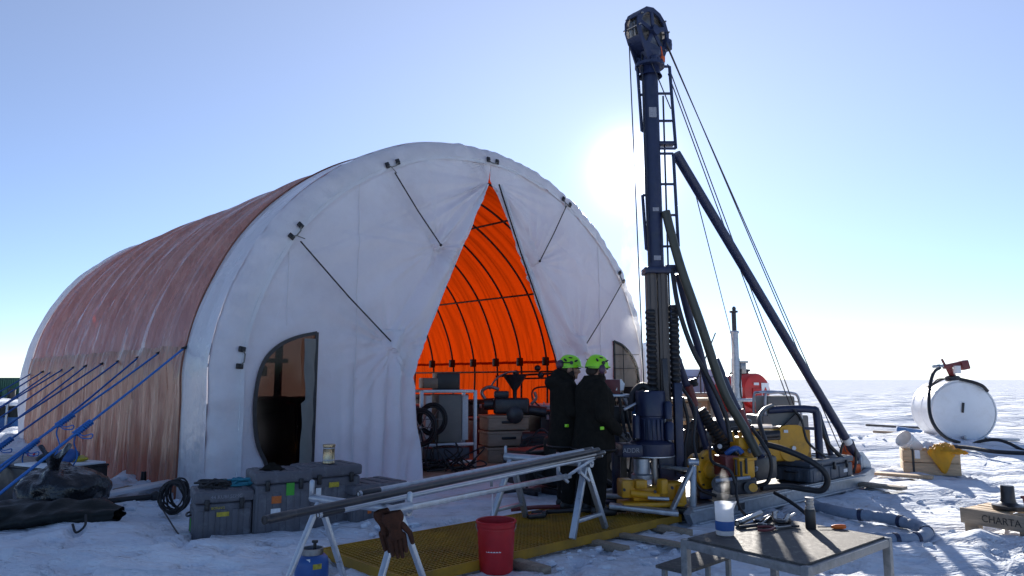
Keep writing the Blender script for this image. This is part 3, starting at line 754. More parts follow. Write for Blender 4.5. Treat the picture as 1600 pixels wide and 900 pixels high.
mb.grid(lambda a, q: b2 + V((math.cos(a*6.283)*(.05+.10*q*q+.03*math.sin(a*25)*q), math.sin(a*6.283)*(.05+.09*q*q), .24*q*(1+.35*math.sin(a*12.5))-.05)), 40, 8, cu=True)
build('knot', mb, M['bag'], t, 70, thick=.004)
mb = MB(); tp = G(75,850); 
def tarpf(a, q):
    x = -1.35+1.75*a; an = q*2*PI; r1 = (.25+.10*noise.noise(V((a*4, q*3, 2)))+.05*noise.noise(V((a*14, q*8, 5))))*(1 if a < .85 else max(.05, 1-(a-.85)*4)); rr = r1*(1+.12*math.sin(an*5+a*9))
    return tp + V((x, math.cos(an)*rr*1.3+.25+.30*a, max(.0, math.sin(an)*rr*.62+.14+.05*a)))
mb.grid(tarpf, 70, 40, cu=False)
tag(build('tarp_roll', mb, M['tarp_dark'], None, 70), 'long dark rolled tarpaulin lying on the snow below the bin bag', 'tarp')
mb = MB(); mb.hose([tp+V((.22,.24,.24)), tp+V((.30,.10,.16)), tp+V((.24,.06,.10)), tp+V((.16,.12,.17))], .012, 6)
tag(build('rope_loop', mb, M['rope_black'], None), 'short black rope loop on the rolled tarpaulin', 'rope')
p0, p1 = G(150,806)+V((0,0,.16)), G(241,797)+V((0,0,.17))
t = thing('black_pole', 'black pole with a round knob end lying towards the cable coil', 'pole', p0)
mb = MB(); mb.cyl(p0, p1, .035); build('shaft', mb, M['black'], t)
mb = MB(); mb.sphere(p1, .065, 14); build('knob', mb, M['black'], t)
mb = MB(); a, b = G(150,793)+V((0,.05,.14)), G(268,775)+V((0,0,.20)); mb.beam(a, b, .22, .05, bev=.01)
tag(build('white_board', mb, M['foam'], None), 'white foam board lying on the snow by the tent side', 'board')
mb = MB(); a, b = G(165,800)+V((0,.05,.10)), G(262,786)+V((0,.05,.12)); mb.beam(a, b, .10, .03, bev=.006)
tag(build('pale_batten', mb, M['sticker_white'], None), 'thin pale batten lying under the white board', 'board')
mb = MB(); a, b = G(158,789)+V((0,.35,.13)), G(222,772)+V((0,.3,.13)); mb.beam(a, b, .12, .05, bev=.006)
tag(build('timber_plank', mb, M['wood_grey'], None), 'brown plank with a small stump on it against the tent side', 'plank')
mb = MB(); a = G(206,772)+V((0,.3,.12)); mb.cyl(a, a+V((0,0,.16)), .045, .035, 10); tag(build('peg', mb, M['black'], None), 'short dark peg standing by the plank at the tent side', 'peg')
mb = MB(); a = G(46,735); a.z = ground_h(a.x, a.y)+.05
for d in (-.03, .03): mb.tube([a, a+V((d,0,.16)), a+V((d*2.2,0,.26))], .016, 6)
tag(build('red_stake', mb, M['red_plastic'], None), 'small red forked stake in the snow behind the black bin', 'stake')
# far left: blue tarpaulin shelter and green container
t = thing('blue_shelter', 'blue tarpaulin shelter with snow on its roof at the left edge', 'shelter', (-13.9, 19.6, 0))
fm = WM[t.name]; mb = MB(fm); mb.box((-1.5,1.2,.45), (3.6,2.0,.95), None, .04); build('wall', mb, M['blue_tarp'], t)
mb = MB(fm); mb.box((-1.5,1.2,.97), (3.7,2.1,.10), None, .05); build('snow_cover', mb, M['snow'], t)
mb = MB(fm); mb.box((-1.5,.19,.76), (3.61,.02,.30)); build('dark_band', mb, M['tarp_dark'], t)
for x in (-.05,-1.2):
    mb = MB(fm); mb.box((x,.12,.5), (.05,.05,1.0), None, .008); build('post', mb, M['galv'], t)
gx = D(8,618,62); t = thing('green_container', 'green ribbed container on a sled far away at the left edge', 'container', (gx.x, 62, 0))
fm = WM[t.name]; mb = MB(fm); mb.box((-.6,1.4,1.05), (4.2,2.4,1.5), None, .05)
for i in range(22): mb.box((-2.6+i*.19,.18,1.05), (.08,.06,1.35))
build('body', mb, M['green_paint'], t)
mb = MB(fm); mb.box((-.6,1.4,.08), (5.6,2.6,.16), None, .03).box((-.6,.3,.2), (5.0,.15,.2)); build('sled', mb, M['dark_steel'], t)
for i, (x, mm) in enumerate(((-1.7,'teal'),(-.9,'green_paint'),(.1,'teal'),(.9,'green_paint'),(1.6,'black'))):
    mb = MB(); q = V((gx.x+x, 60.5+.3*(i % 2), -.02)); mb.lathe([(0,0),(.29,0),(.3,.03),(.29,.3),(.3,.32),(.29,.6),(.3,.85),(.26,.88),(0,.88)], q, n=14)
    tag(build('fuel_drum', mb, M[mm], None), 'small green or dark drum in the row below the far green container', 'drum', 'drums by the green container')

# ------------------------------------------------------------------ yellow walkway grating
PO = G(1055,805,.1); PO.z = 0; Pf = frame(PO, 43.0)
t = thing('walkway_grating', 'yellow slip-proof grating walkway on the snow below the pipe trestles', 'walkway', PO, 43.0)
mb = MB(Pf); Lw, Ww = 3.75, 1.25
for i in range(int(Ww/.048)+1): mb.box((-Lw/2+.02, i*.048+.005, .085), (Lw, .011, .032))
for i in range(int(Lw/.048)+1): mb.box((-i*.048+.02, Ww/2, .0848), (.011, Ww, .030))
build('mesh', mb, M['grating'], t, 0, normals=False)
mb = MB(Pf); mb.box((-Lw/2+.02,-.02,.065), (Lw+.03,.02,.085)).box((-Lw/2+.02,Ww+.035,.065), (Lw+.03,.02,.085)).box((.06,Ww/2,.065), (.02,Ww+.08,.085)).box((-Lw-.01,Ww/2,.065), (.02,Ww+.08,.085))
build('edge_frame', mb, M['grating'], t)
for x in (-.35,-1.45,-2.55,-3.6):
    mb = MB(Pf); mb.box((x,Ww/2-.15,.012), (.11,Ww+.55,.07), None, .008); build('bearer', mb, M['wood_grey'], t)

# ------------------------------------------------------------------ trestles and drill rods
def trestle(top0, top1, splay, zb, label, kf=1.0, name='trestle'):
    t = thing(name, label, 'trestle', ((top0+top1)/2).xy.to_3d(), 0, 'metal trestles carrying the drill rods')
    mb = MB(); mb.tube([top0+V((0,0,.0)), top1], .026*kf, 14); build('top_bar', mb, M['galv'], t)
    d = (top1-top0); d.z = 0; d.normalize(); pr = V((-d.y, d.x, 0))
    for e, s in ((top0, 1), (top1, -1)):
        q = e + d*.08*s
        feet = []
        for sg in (-1, 1):
            f = q + pr*splay*sg + d*(-.04*s); f.z = zb
            mb = MB(); mb.beam(q+V((0,0,-.01)), f, .038*kf, .030*kf, bev=.006); build('leg', mb, M['alu'], t); feet.append(f)
        mb = MB(); a = feet[0].lerp(q, .22); b = feet[1].lerp(q, .22); mb.beam(a, b, .03*kf, .022*kf, bev=.005); build('cross_brace', mb, M['alu'], t)
        mb = MB(); mb.box(e+V((0,0,.055)), (.035,.035,.13), None, .015); build('stop_peg', mb, M['galv'], t)
    return t
nz = .86
n0, n1 = G(487,778,nz), G(640,800,nz)
trestle(n0, n1, .40, .0, 'near metal trestle with brown leather gloves hanging on a leg')
# far trestle (a frame with rails)
f0, f1 = D(790,712,8.0), D(925,728,7.35); f1.z = f0.z = .80
trestle(f0, f1, .33, .11, 'far metal trestle standing on the yellow grating above the red bucket', 1.6)
# rack brackets on the far trestle
t = thing('rod_rack', 'galvanised rod rack with plates and a long brace bar on the far trestle', 'rack', V((.75,7.35,0)))
ra, rb = D(625,796,4.25), D(886,743,7.25)
mb = MB(); mb.beam(ra, rb, .035, .035, bev=.004); build('brace_bar', mb, M['galv'], t)
mb = MB(); mb.cyl(ra+V((-.07,-.05,-.005)), ra+V((.05,.07,.005)), .03, n=14); build('sleeve', mb, M['galv'], t)
for px, py in ((872,715),(905,713)):
    mb = MB(); a = D(px,py,7.3); mb.box(a+V((0,0,-.06)), (.035,.10,.22), None, .006); mb.beam(a+V((0,0,-.15)), a+V((.10,.04,-.25)), .05, .03, bev=.005)
    build('rod_plate', mb, M['galv'], t)
mb = MB(); mb.beam(D(885,745,7.25), D(940,708,7.2), .045, .03, bev=.005); build('strut', mb, M['alu'], t)
mb = MB(); mb.beam(D(768,760,7.6), D(768,732,7.6), .035, .03, bev=.004); build('upright', mb, M['galv'], t)
mb = MB(); mb.beam(D(752,772,7.6), D(893,744,7.3), .05, .035, bev=.006); build('side_rail', mb, M['galv'], t)
# rods
def rod(p0, p1, r, label, mm='steel', thread=True):
    t = thing('drill_rod', label, 'rod', p0.lerp(p1, .5), 0, 'drill rods across the trestles')
    d = (p1-p0).normalized(); mb = MB(); mb.cyl(p0, p1, r, n=18); build('tube', mb, M[mm], t)
    for e, s in ((p0, 1), (p1, -1)):
        mb = MB(); mb.lathe([(r*.72,-.03*0),(r*.98,.0),(r*1.10,.006),(r*1.10,.16),(r*1.0,.17)], e+d*s*.02, d*s, 18); build('collar', mb, M['dark_steel'], t)
    mb = MB(); mb.lathe([(r*.70,0),(r*.70,.25),(.001,.25)], p0-d*.002, d, 14); mb.lathe([(r*.66,-.002),(r*.97,-.002)], p0, d, 14); build('bore', mb, M['black'], t)
    return t
rod(D(413,813,3.62), D(935,703,7.0), .0225, 'dark threaded drill rod reaching farthest left across both trestles', 'dark_steel')
rod(D(497,805,4.05), D(940,712,7.15), .017, 'bright grey drill rod lying nearest the camera on the trestles', 'alu')
rod(D(560,772,4.7), D(925,701,7.3), .019, 'thin grey rod lying behind the dark drill rod', 'galv')
rod(D(575,786,4.55), D(944,707,7.1), .019, 'thin steel rod lying between the dark rod and the bright rod', 'steel')
# leather gloves on near trestle leg
gp = D(612,800,3.95)
for k, (dx, lb) in enumerate(((0,'brown leather work glove, the longer one hanging on the near trestle leg'), (-.07,'dark brown leather glove, the narrow one tucked behind its pair on the trestle'))):
    mb = MB(); b = gp+V((dx,.0 if k == 0 else .06,0)); dr = V((.065+.02*k,.02,-.30)).normalized(); sd = V((.9,.1,.2)).normalized(); sd = (sd-dr*sd.dot(dr)).normalized(); nn = dr.cross(sd)
    Lg = .23 if k == 0 else .21; wd = .050 if k == 0 else .04
    mb.grid(lambda a, q: b + dr*(a*Lg*.62) + sd*(math.cos(q*6.283)*wd*(1+.22*math.sin(a*7)-.12*a)) + nn*(math.sin(q*6.283)*(.03+.008*math.sin(q*20+a*9))), 14, 24)
    for j in range(4):
        o_ = (j-1.5)*.027*(wd/.055); l_ = [.085,.10,.105,.08][j]
        st = b+dr*Lg*.58+sd*o_; mb.chain([st, st+dr*l_*.55+nn*.008, st+dr*l_+nn*.022], [.016,.0145,.011], 8)
    st = b+dr*Lg*.35+sd*wd*.85; mb.chain([st, st+dr*.05+sd*.03, st+dr*.10+sd*.035+nn*.015], [.018,.015,.012], 8)
    tag(build('leather_glove', mb, M['leather'], None, 60), lb, 'glove')
# blue gas cylinder
g = G(486,913); t = thing('gas_cylinder', 'small blue gas cylinder with a valve by the near trestle', 'cylinder', g)
mb = MB(); mb.lathe([(0,0),(.115,0),(.13,.02),(.135,.05),(.135,.17),(.125,.21),(.10,.235),(.05,.25),(0,.252)], g); build('body', mb, M['blue_cyl'], t)
mb = MB(); mb.lathe([(.085,.235),(.09,.24),(.09,.285),(.08,.287),(.08,.24)], g); build('collar', mb, M['steel'], t)
mb = MB(); mb.cyl(g+V((.02,0,.25)), g+V((.02,0,.33)), .013).box(g+V((.02,0,.335)), (.05,.022,.022), None, .006); build('valve', mb, M['black'], t)
mb = MB(); mb.beam(g+V((-.115,-.075,.19)), g+V((.02,-.127,.215)), .003, .022); build('label_strip', mb, M['sticker_white'], t)
mb = MB(); mb.box(g+V((.075,-.112,.165)), (.07,.004,.04), (0,0,33)); build('sticker', mb, M['sticker_yellow'], t)
# red bucket
g = G(775,893); t = thing('red_bucket', 'tall red plastic bucket standing on the snow beside the grating', 'bucket', g)
mb = MB(); mb.lathe([(0,.01),(.135,.01),(.14,0),(.145,.02),(.167,.40),(.167,.42)], g, n=40).lathe([(.163,.42),(.16,.40),(.138,.03),(0,.03)], g, n=40); build('shell', mb, M['red_plastic'], t)
mb = MB(); mb.lathe([(.163,.415),(.177,.416),(.179,.428),(.172,.436),(.163,.43)], g, n=40).lathe([(.167,.37),(.174,.372),(.174,.382),(.168,.384)], g, n=40); build('rim', mb, M['red_plastic'], t)
mb = MB(); mb.grid(lambda a, q: g+V((math.sin(-.55+a*.85)*.1535, -math.cos(-.55+a*.85)*.1535*1.003, .19+q*.055)), 10, 1); build('tape', mb, M['sticker_white'], t, thick=.002)
mb = MB(); h = [g+V((.175*math.cos(a), -.06*math.sin(a)-.02, .405-.13*math.sin(a))) for a in [i*PI/14 for i in range(15)]]
mb.tube(h, .004, 6); build('bail', mb, M['steel'], t)
mb = MB(); a = D(769,762,7.0); mb.tube([a, a.lerp(g+V((-.03,0,.3)), .6), g+V((-.03,.02,.28))], .004, 5); tag(build('thin_cord', mb, M['sticker_white'], None), 'thin white cord hanging from the trestle into the red bucket', 'cord')
# dark things under the far trestle
for i, (px, py, l, mm, lb) in enumerate(((815,768,.5,'dark_steel','short dark steel bar lying beyond the far trestle'),(845,795,.7,'maroon','rusty red bar lying under the far trestle'),(905,800,1.1,'rubber','black hose end lying on the grating behind the far trestle'))):
    a = G(px,py,.14); mb = MB(); mb.hose([a+V((-l/2,-.05,0)), a+V((0,.0,.02)), a+V((l/2,.12,.0))], .025, 8)
    tag(build('loose_bar' if i < 2 else 'hose_end', mb, M[mm], None), lb, 'bar' if i < 2 else 'hose')
mb = MB(); a = G(838,806,.13); mb.box(a, (.22,.07,.05), (0,0,25), .015).box(a+V((.1,.06,.02)), (.09,.05,.06), (0,0,70), .015); tag(build('hand_clamp', mb, M['dark_steel'], None), 'small dark hand clamp lying on the grating near the bucket', 'clamp')

# dark machinery standing on the snow between the people and the tent
for i, (px, py, Y, w_, d_, h_, mm, lb) in enumerate(((838,742,10.9,.9,.6,.62,'black','low black engine box behind the far trestle'),(915,735,10.6,1.1,.7,.85,'tarp_dark','dark green covered pump on the snow behind the two people'),(962,728,11.2,.7,.6,.75,'dark_steel','dark steel cabinet on the snow left of the mast foot'))):
    c = G(px,py); p_ = D(px,py,Y); c = V((p_.x, Y, -.02)); t = thing('engine_box', lb, 'machine', c, 40, 'dark machines by the tent door'); fm = WM[t.name]
    mb = MB(fm); mb.box((0,.0,h_*.5+.08), (w_,d_,h_*.8), None, .06, 3); build('housing', mb, M[mm], t)
    for x in (-.4,.4):
        mb = MB(fm); mb.box((x*w_,0,.05), (.07,d_+.2,.09), None, .01); build('skid', mb, M['dark_steel'], t)
    mb = MB(fm); mb.cyl((-.2*w_,-d_/2-.02,h_*.55), (-.2*w_,-d_/2+.06,h_*.55), .15, n=20); mb.cyl((.2*w_,-d_/2-.01,h_*.5), (.2*w_,-d_/2+.03,h_*.5), .08, n=16); build('pulley', mb, M['steel'], t)
    mb = MB(fm); mb.tube(smooth_path([(-w_/2,-d_/2,.1),(-w_/2,-d_/2,h_+.02),(w_/2,-d_/2,h_+.02),(w_/2,-d_/2,.1)], 4), .02, 6); build('guard_bar', mb, M['dark_steel'], t)
    mb = MB(fm); mb.hose([(-.3*w_,-d_/2,h_*.5),(-.1*w_,-d_/2-.2,h_*.3),(.1*w_,-d_/2-.25,.12),(.5*w_,-d_/2-.3,.06)], .025, 8); build('hose', mb, M['rubber'], t)

# ------------------------------------------------------------------ people
def loft(mb, levels, n=22):
    rows = []
    for z, cx, rx, ry in levels:
        rows.append([mb.bm.verts.new(mb.m @ V((cx+rx*math.cos(2*PI*j/n), ry*math.sin(2*PI*j/n), z))) for j in range(n)])
    for a, b in zip(rows, rows[1:]):
        for j in range(n): mb.bm.faces.new((a[j], a[(j+1) % n], b[(j+1) % n], b[j]))
    mb.bm.faces.new(rows[0][::-1]); mb.bm.faces.new(rows[-1])
def hand(mb, w_, d, pn, s):
    # w_ wrist, d pointing direction, pn palm normal, s thumb side
    d = d.normalized(); sd = (s-d*s.dot(d)).normalized(); pn = d.cross(sd)
    mb.chain([w_, w_+d*.05], [.030,.036], 10); mb.chain([w_+d*.04-sd*.022, w_+d*.085-sd*.028], [.022,.018], 8); mb.chain([w_+d*.04+sd*.022, w_+d*.085+sd*.028], [.022,.018], 8)
    for j, l in enumerate((.075,.085,.08,.062)):
        st = w_+d*.09+sd*(.033-.022*j); mb.chain([st, st+d*l*.5+pn*.008, st+d*l*.8+pn*.03, st+d*l*.85+pn*.05], [.0115,.0105,.0095,.0085], 8)
    st = w_+d*.03+sd*.03; mb.chain([st, st+d*.035+sd*.028+pn*.008, st+d*.07+sd*.03+pn*.025], [.014,.012,.010], 8)
def person(loc, deg, label, sc, la, ra, beard, head_yaw, hood, muff_up, bulk=1.0):
    t = thing('person', label, 'person', loc, deg)
    fm = WM[t.name] @ Matrix.Scale(sc, 4)
    hm = fm @ Matrix.Translation((.03,0,1.50)) @ Matrix.Rotation(rad(head_yaw), 4, 'Z') @ Matrix.Rotation(rad(8), 4, 'Y')
    # body (one continuous skin surface)
    mb = MB(fm)
    loft(mb, [(.86,0,.10,.15),(1.0,0,.105,.14),(1.2,.0,.11,.15),(1.38,.0,.105,.17),(1.46,0,.07,.12)])
    mb.chain([(0,0,1.42),(.03,0,1.58)], [.065,.055])
    for s in (1,-1): mb.chain([(0,s*.095,.90),(.015,s*.10,.50),(-.015,s*.11,.10),(.10,s*.125,.04)], [.085,.058,.04,.04])
    for s, ar in ((1,la),(-1,ra)): mb.chain([(0,s*.18,1.42), ar[0], ar[1]], [.055,.042,.03])
    mb.m = hm
    mb.sphere((.015,0,.145), 1, 22, (.098,.078,.118)); mb.sphere((.045,0,.075), 1, 16, (.062,.055,.06))
    mb.chain([(.108,0,.15),(.130,0,.112),(.116,0,.105)], [.012,.017,.014], 8)
    mb.sphere((.103,0,.075), .02, 8, (.8,1.3,.55)); mb.sphere((.097,0,.045), .024, 8)
    for s in (1,-1):
        mb.sphere((.0,s*.078,.13), .026, 8, (1,.5,1.4)); mb.sphere((.10,s*.032,.168), .017, 8, (.8,1.4,.6)); mb.sphere((.09,s*.05,.115), .022, 8)
    build('body', mb, M['skin'], t, 60, remesh=.011, sm=2)
    for s in (1,-1):
        mb = MB(hm); mb.sphere((.100,s*.031,.148), .0115, 10); build('eye', mb, M['white_plastic'], t)
    mb = MB(hm); mb.sphere((-.012,0,.165), 1, 20, (.098,.086,.105)); mb.chain([(-.07,.03,.10),(-.07,-.03,.10)], [.05,.05])
    if beard: mb.sphere((.070,0,.035), 1, 16, (.062,.066,.055)); mb.sphere((.085,0,-.005), 1, 14, (.04,.045,.05))
    for s in (1,-1): mb.sphere((.03,s*.06,.08), 1, 10, (.04,.022,.05))
    build('hair', mb, M['hair'], t, 60, remesh=.011, sm=1)
    # jacket, trousers, boots, gloves
    mb = MB(fm)
    mb.m = fm @ Matrix.Diagonal((bulk,bulk,1,1))
    loft(mb, [(.70,-.01,.185,.235),(.78,-.005,.19,.235),(.95,0,.175,.215),(1.08,.01,.172,.21),(1.28,.01,.175,.225),(1.40,-.005,.155,.215),(1.47,-.01,.115,.16),(1.52,.0,.095,.105),(1.56,.01,.09,.09)])
    mb.m = fm
    for s, ar in ((1,la),(-1,ra)):
        e = V(ar[0]); w_ = V(ar[1]); mb.chain([(-.005,s*.185,1.41), e, e.lerp(w_, .88)], [.098,.082,.062], 14)
        mb.chain([e.lerp(w_, .80), e.lerp(w_, .90)], [.068,.066])
    if hood: mb.chain([(-.10,.11,1.47),(-.17,0,1.47),(-.10,-.11,1.47)], [.07,.085,.07]); mb.sphere((-.06,0,1.55), 1, 14, (.11,.115,.09))
    for v in mb.bm.verts: v.co += V((1,1,1))*.012*noise.noise(v.co*9)
    build('jacket', mb, M['jacket'], t, 60, remesh=.018, sm=2)
    mb = MB(fm)
    loft(mb, [(.70,0,.15,.19),(.90,0,.145,.18),(.98,0,.13,.16)])
    for s in (1,-1): mb.chain([(0,s*.10,.86),(.02,s*.108,.48),(-.01,s*.115,.14)], [.115,.088,.085])
    # jacket details
    build('trousers', mb, M['trousers'], t, 60, remesh=.016, sm=2)
    mb = MB(fm); mb.box((-.05,-.262*bulk,.98), (.05,.012,.035), (0,0,10), .004); build('lime_tag', mb, M['hivis'], t)
    mb = MB(fm)
    for zz, rx_, ry_ in ((.735,.196,.243),): mb.tube([V((-.005+rx_*bulk*math.cos(a_*.2094), ry_*bulk*math.sin(a_*.2094), zz)) for a_ in range(30)], .008, 5, closed=True)
    build('hem_cord', mb, M['rubber'], t)
    for s in (1,-1):
        mb = MB(fm); mb.chain([(-.015,s*.115,.22),(-.02,s*.115,.07)], [.075,.065]); mb.chain([(-.05,s*.115,.055),(.08,s*.122,.05),(.17,s*.128,.045)], [.055,.055,.045])
        for v in mb.bm.verts:
            q = fm.inverted() @ v.co
            if q.z < .0: q.z = 0; v.co = fm @ q
        build('boot', mb, M['rubber'], t, 60, remesh=.014, sm=1)
    for s, ar in ((1,la),(-1,ra)):
        mb = MB(fm); e = V(ar[0]); w_ = V(ar[1]); hand(mb, w_, (w_-e), None, V((0,-s,.6)))
        build('glove', mb, M['rubber'], t, 60, remesh=.005, sm=1)
    # helmet
    mb = MB(hm); c = V((.0,0,.175))
    def shell(a, q):
        an = a*2*PI; el = q*PI/2
        rx = .142 if math.cos(an) > 0 else .138
        zb = -.012 - .030*max(0, -math.cos(an))**1 + .02*max(0, math.cos(an)) - .02*abs(math.sin(an))
        x = rx*math.cos(an)*math.cos(el)**.8; y = .118*math.sin(an)*math.cos(el)**.8; z = .122*math.sin(el)
        ridge = 1 + .03*math.cos(3*math.asin(max(-1, min(1, y/.12))))*math.sin(el)
        return c+V((x, y*1.0, zb*(1-math.sin(el))+z*ridge))
    mb.grid(shell, 40, 16, cu=True)
    h = build('helmet', mb, M['hivis'], t, 60, thick=.006)
    mb = MB(hm)
    mb.grid(lambda a, q: c+V(((.138+.035*q)*math.cos((a-.5)*1.9), (.116+.012*q)*math.sin((a-.5)*1.9), .010-.012*q)), 16, 3); build('brim', mb, M['hivis'], h, thick=.006)
    mb = MB(hm); mb.tube([c+V((.137*math.cos(a_*.157), .114*math.sin(a_*.157), -.022-.018*max(0,-math.cos(a_*.157)))) for a_ in range(40)], .007, 6, closed=True); build('edge_trim', mb, M['black'], h)
    for s in (1,-1):
        for x, z, w2, hh, ro in ((-.062,.05,.030,.013,40),(.058,.055,.032,.012,-38),(-.005,.088,.026,.008,0)):
            yy = .118*math.sqrt(max(.05, 1-(x/.14)**2-(z/.122)**2))+.004
            mb = MB(hm @ Matrix.Translation(c+V((x, s*yy, z))) @ Matrix.Rotation(-s*rad(28), 4, 'X') @ Matrix.Rotation(rad(ro), 4, 'Y')); mb.sphere((0,0,0), 1, 12, (w2,.010,hh)); build('vent', mb, M['black'], h)
        mb = MB(hm); mb.cyl(c+V((.01,s*.112,.03)), c+V((.01,s*.128,.03)), .021); build('dial', mb, M['black'], h)
        mu = c + (V((.0,s*.122,-.045)) if not muff_up else V((-.115,s*.085,-.005)))
        mb = MB(hm); mb.sphere(mu, 1, 16, (.042,.030,.054)); e_ = build('ear_defender', mb, M['purple'], h)
        mb = MB(hm); mb.tube([c+V((.01,s*.122,.03)), mu+V((0,s*.02,.02))], .008, 6); build('arm', mb, M['black'], e_)
    mb = MB(hm); mb.hose([(.03,.095,.16),(.075,.06,.03),(.07,0,.0),(.075,-.06,.03),(.03,-.095,.16)], .007, 6); build('chin_strap', mb, M['black'], h)
    return t
p1 = G(886,788,.11); p1.z = .10
person(D(884,700,8.75).xy.to_3d()+V((0,0,.10)), 8, 'person in a black parka and lime helmet, standing on the left nearer the tent door', 1.03,
       [(.06,.26,1.13),(.24,.20,1.05)], [(.04,-.26,1.13),(.22,-.16,1.02)], False, -8, True, True, 1.12)
person(D(928,700,8.42).xy.to_3d()+V((0,0,.10)), 18, 'bearded person in black jacket and lime helmet with dark ear defenders, beside the mast', 1.025,
       [(.06,.28,1.13),(.30,.22,1.02)], [(-.02,-.31,1.12),(.17,-.30,.93)], True, 8, False, False, 1.27)

# ------------------------------------------------------------------ drill rig
RO = V((2.07,8.27,0)); RF = frame(RO, 40.8); YM = 9.1
def RP(a, b, z): return RF @ V((a, b, z))
rig = thing('drill_rig', 'tall blue and yellow drilling rig with an inclined mast on a galvanised sled', 'drill rig', RO, 40.8)
def rp(name, mb, mm, par=None, **k): return build(name, mb, M[mm], par or rig, **k)
# sled
for b0, nm_ in ((0.0,'sled_runner'),(1.5,'sled_runner')):
    mb = MB(RF)
    pr = [(.0,b0,.0),(4.45,b0,.0),(4.82,b0,.12),(4.88,b0,.24),(4.80,b0,.26),(4.5,b0,.20),(.0,b0,.20),(-.08,b0,.13)]
    mb.prism(pr, (0,.09,0)); mb.box((2.25,b0-.02,.02), (4.4,.05,.03), None, .006).box((2.2,b0-.02,.17), (4.5,.04,.03), None, .006)
    for a in (.9,2.1,3.3): mb.box((a,b0-.008,.10), (.10,.02,.06))
    r_ = rp(nm_, mb, 'galv')
    for a in (.95,):
        mb = MB(RF); mb.box((a,b0-.024,.115), (.13,.012,.09)); build('slot', mb, M['black'], r_)
mb = MB(RF); mb.box((2.2,.79,.185), (4.5,1.42,.02)); rp('deck', mb, 'dark_steel')
for a in (.25,1.6,3.0,4.3):
    mb = MB(RF); mb.box((a,.79,.12), (.12,1.42,.11), None, .01); rp('cross_member', mb, 'galv')
# mast
def mz(py): return D(1028, py, YM).z
mtop = D(1015,100,YM); mbot = D(1035,735,YM)
def mc(py): return D(1015+(py-100)*20/635, py, YM)
mb = MB(); mb.cyl(mc(104), mc(425), .105, n=24); mast = rp('mast_tube', mb, 'blue')
mb = MB()
for i in range(12):
    a = i*PI/6; mb.cyl(mc(103)+V((.17*math.cos(a), .17*math.sin(a), .0)), mc(103)+V((.17*math.cos(a), .17*math.sin(a), .055)), .014, n=6)
mb.lathe([(0,-.02),(.20,-.02),(.20,.02),(.13,.022),(.12,.10),(.15,.16),(.15,.20),(0,.2)], mc(104)); rp('mast_flange', mb, 'blue')
rx = V((.757,-.653,0)); ry = V((.653,.757,0))
q0, q1 = mc(420), mc(725)
for dx, w_ in ((-.075,.13),(.065,.13)):
    mb = MB(); mb.beam(q0+V((dx,0,0)), q1+V((dx,0,0)), .16, w_, up=V((1,0,0)), bev=.012)
    mb.beam(q0+V((dx,-.085,0)), q1+V((dx,-.085,0)), .02, w_*.35, up=V((1,0,0))); rp('mast_rail', mb, 'rail')
mb = MB(); c = mc(424); mb.box(c, (.34,.30,.08), (0,0,0), .012).box(c+V((.22,-.02,.03)), (.22,.10,.10), None, .015); rp('mast_clamp', mb, 'blue')
for dx in (.18,.24,.30):
    pass
# ladders / service frames beside the mast tube
def frame_ladder(x0, x1, y0, y1, n_, side):
    mb = MB(); off = V((0,-.05,0))
    rails = [D(x0,y0,YM), D(x1,y1,YM)]
    mb.tube(rails, .022, 8); 
    rp('ladder_rail', mb, 'blue')
    for i in range(n_):
        mb = MB(); k = i/(n_-1); p = rails[0].lerp(rails[1], k); m_ = mc(y0+(y1-y0)*k); mb.beam(p, V((m_.x, m_.y, p.z+.0)), .03, .03, bev=.005)
        rp('ladder_rung', mb, 'blue')
frame_ladder(1046,1056,104,232,4,1)
frame_ladder(1052,1060,240,385,4,1)
frame_ladder(995,1003,92,205,3,-1)
frame_ladder(1004,1010,305,390,3,-1)
mb = MB(); mb.tube([D(1036,150,YM), D(1043,385,YM), D(1046,480,YM)], .013, 6); rp('service_pipe', mb, 'dark_steel')
mb = MB(); mb.tube([D(1003,85,YM-.08), D(1009,300,YM-.08), D(1014,410,YM-.08)], .012, 6); rp('service_pipe', mb, 'dark_steel')
mb = MB(); c = D(1039,225,YM); mb.box(c, (.24,.12,.05), None, .01); rp('rail_bracket', mb, 'blue')
mb = MB(); c = D(1035,93,YM); mb.lathe([(0,-.05),(.035,-.04),(.038,.03),(.015,.05),(0,.05)], c, n=12); mb.tube([c+V((0,0,.05)), c+V((-.02,0,.18))], .012, 6); rp('swivel', mb, 'orange_paint')
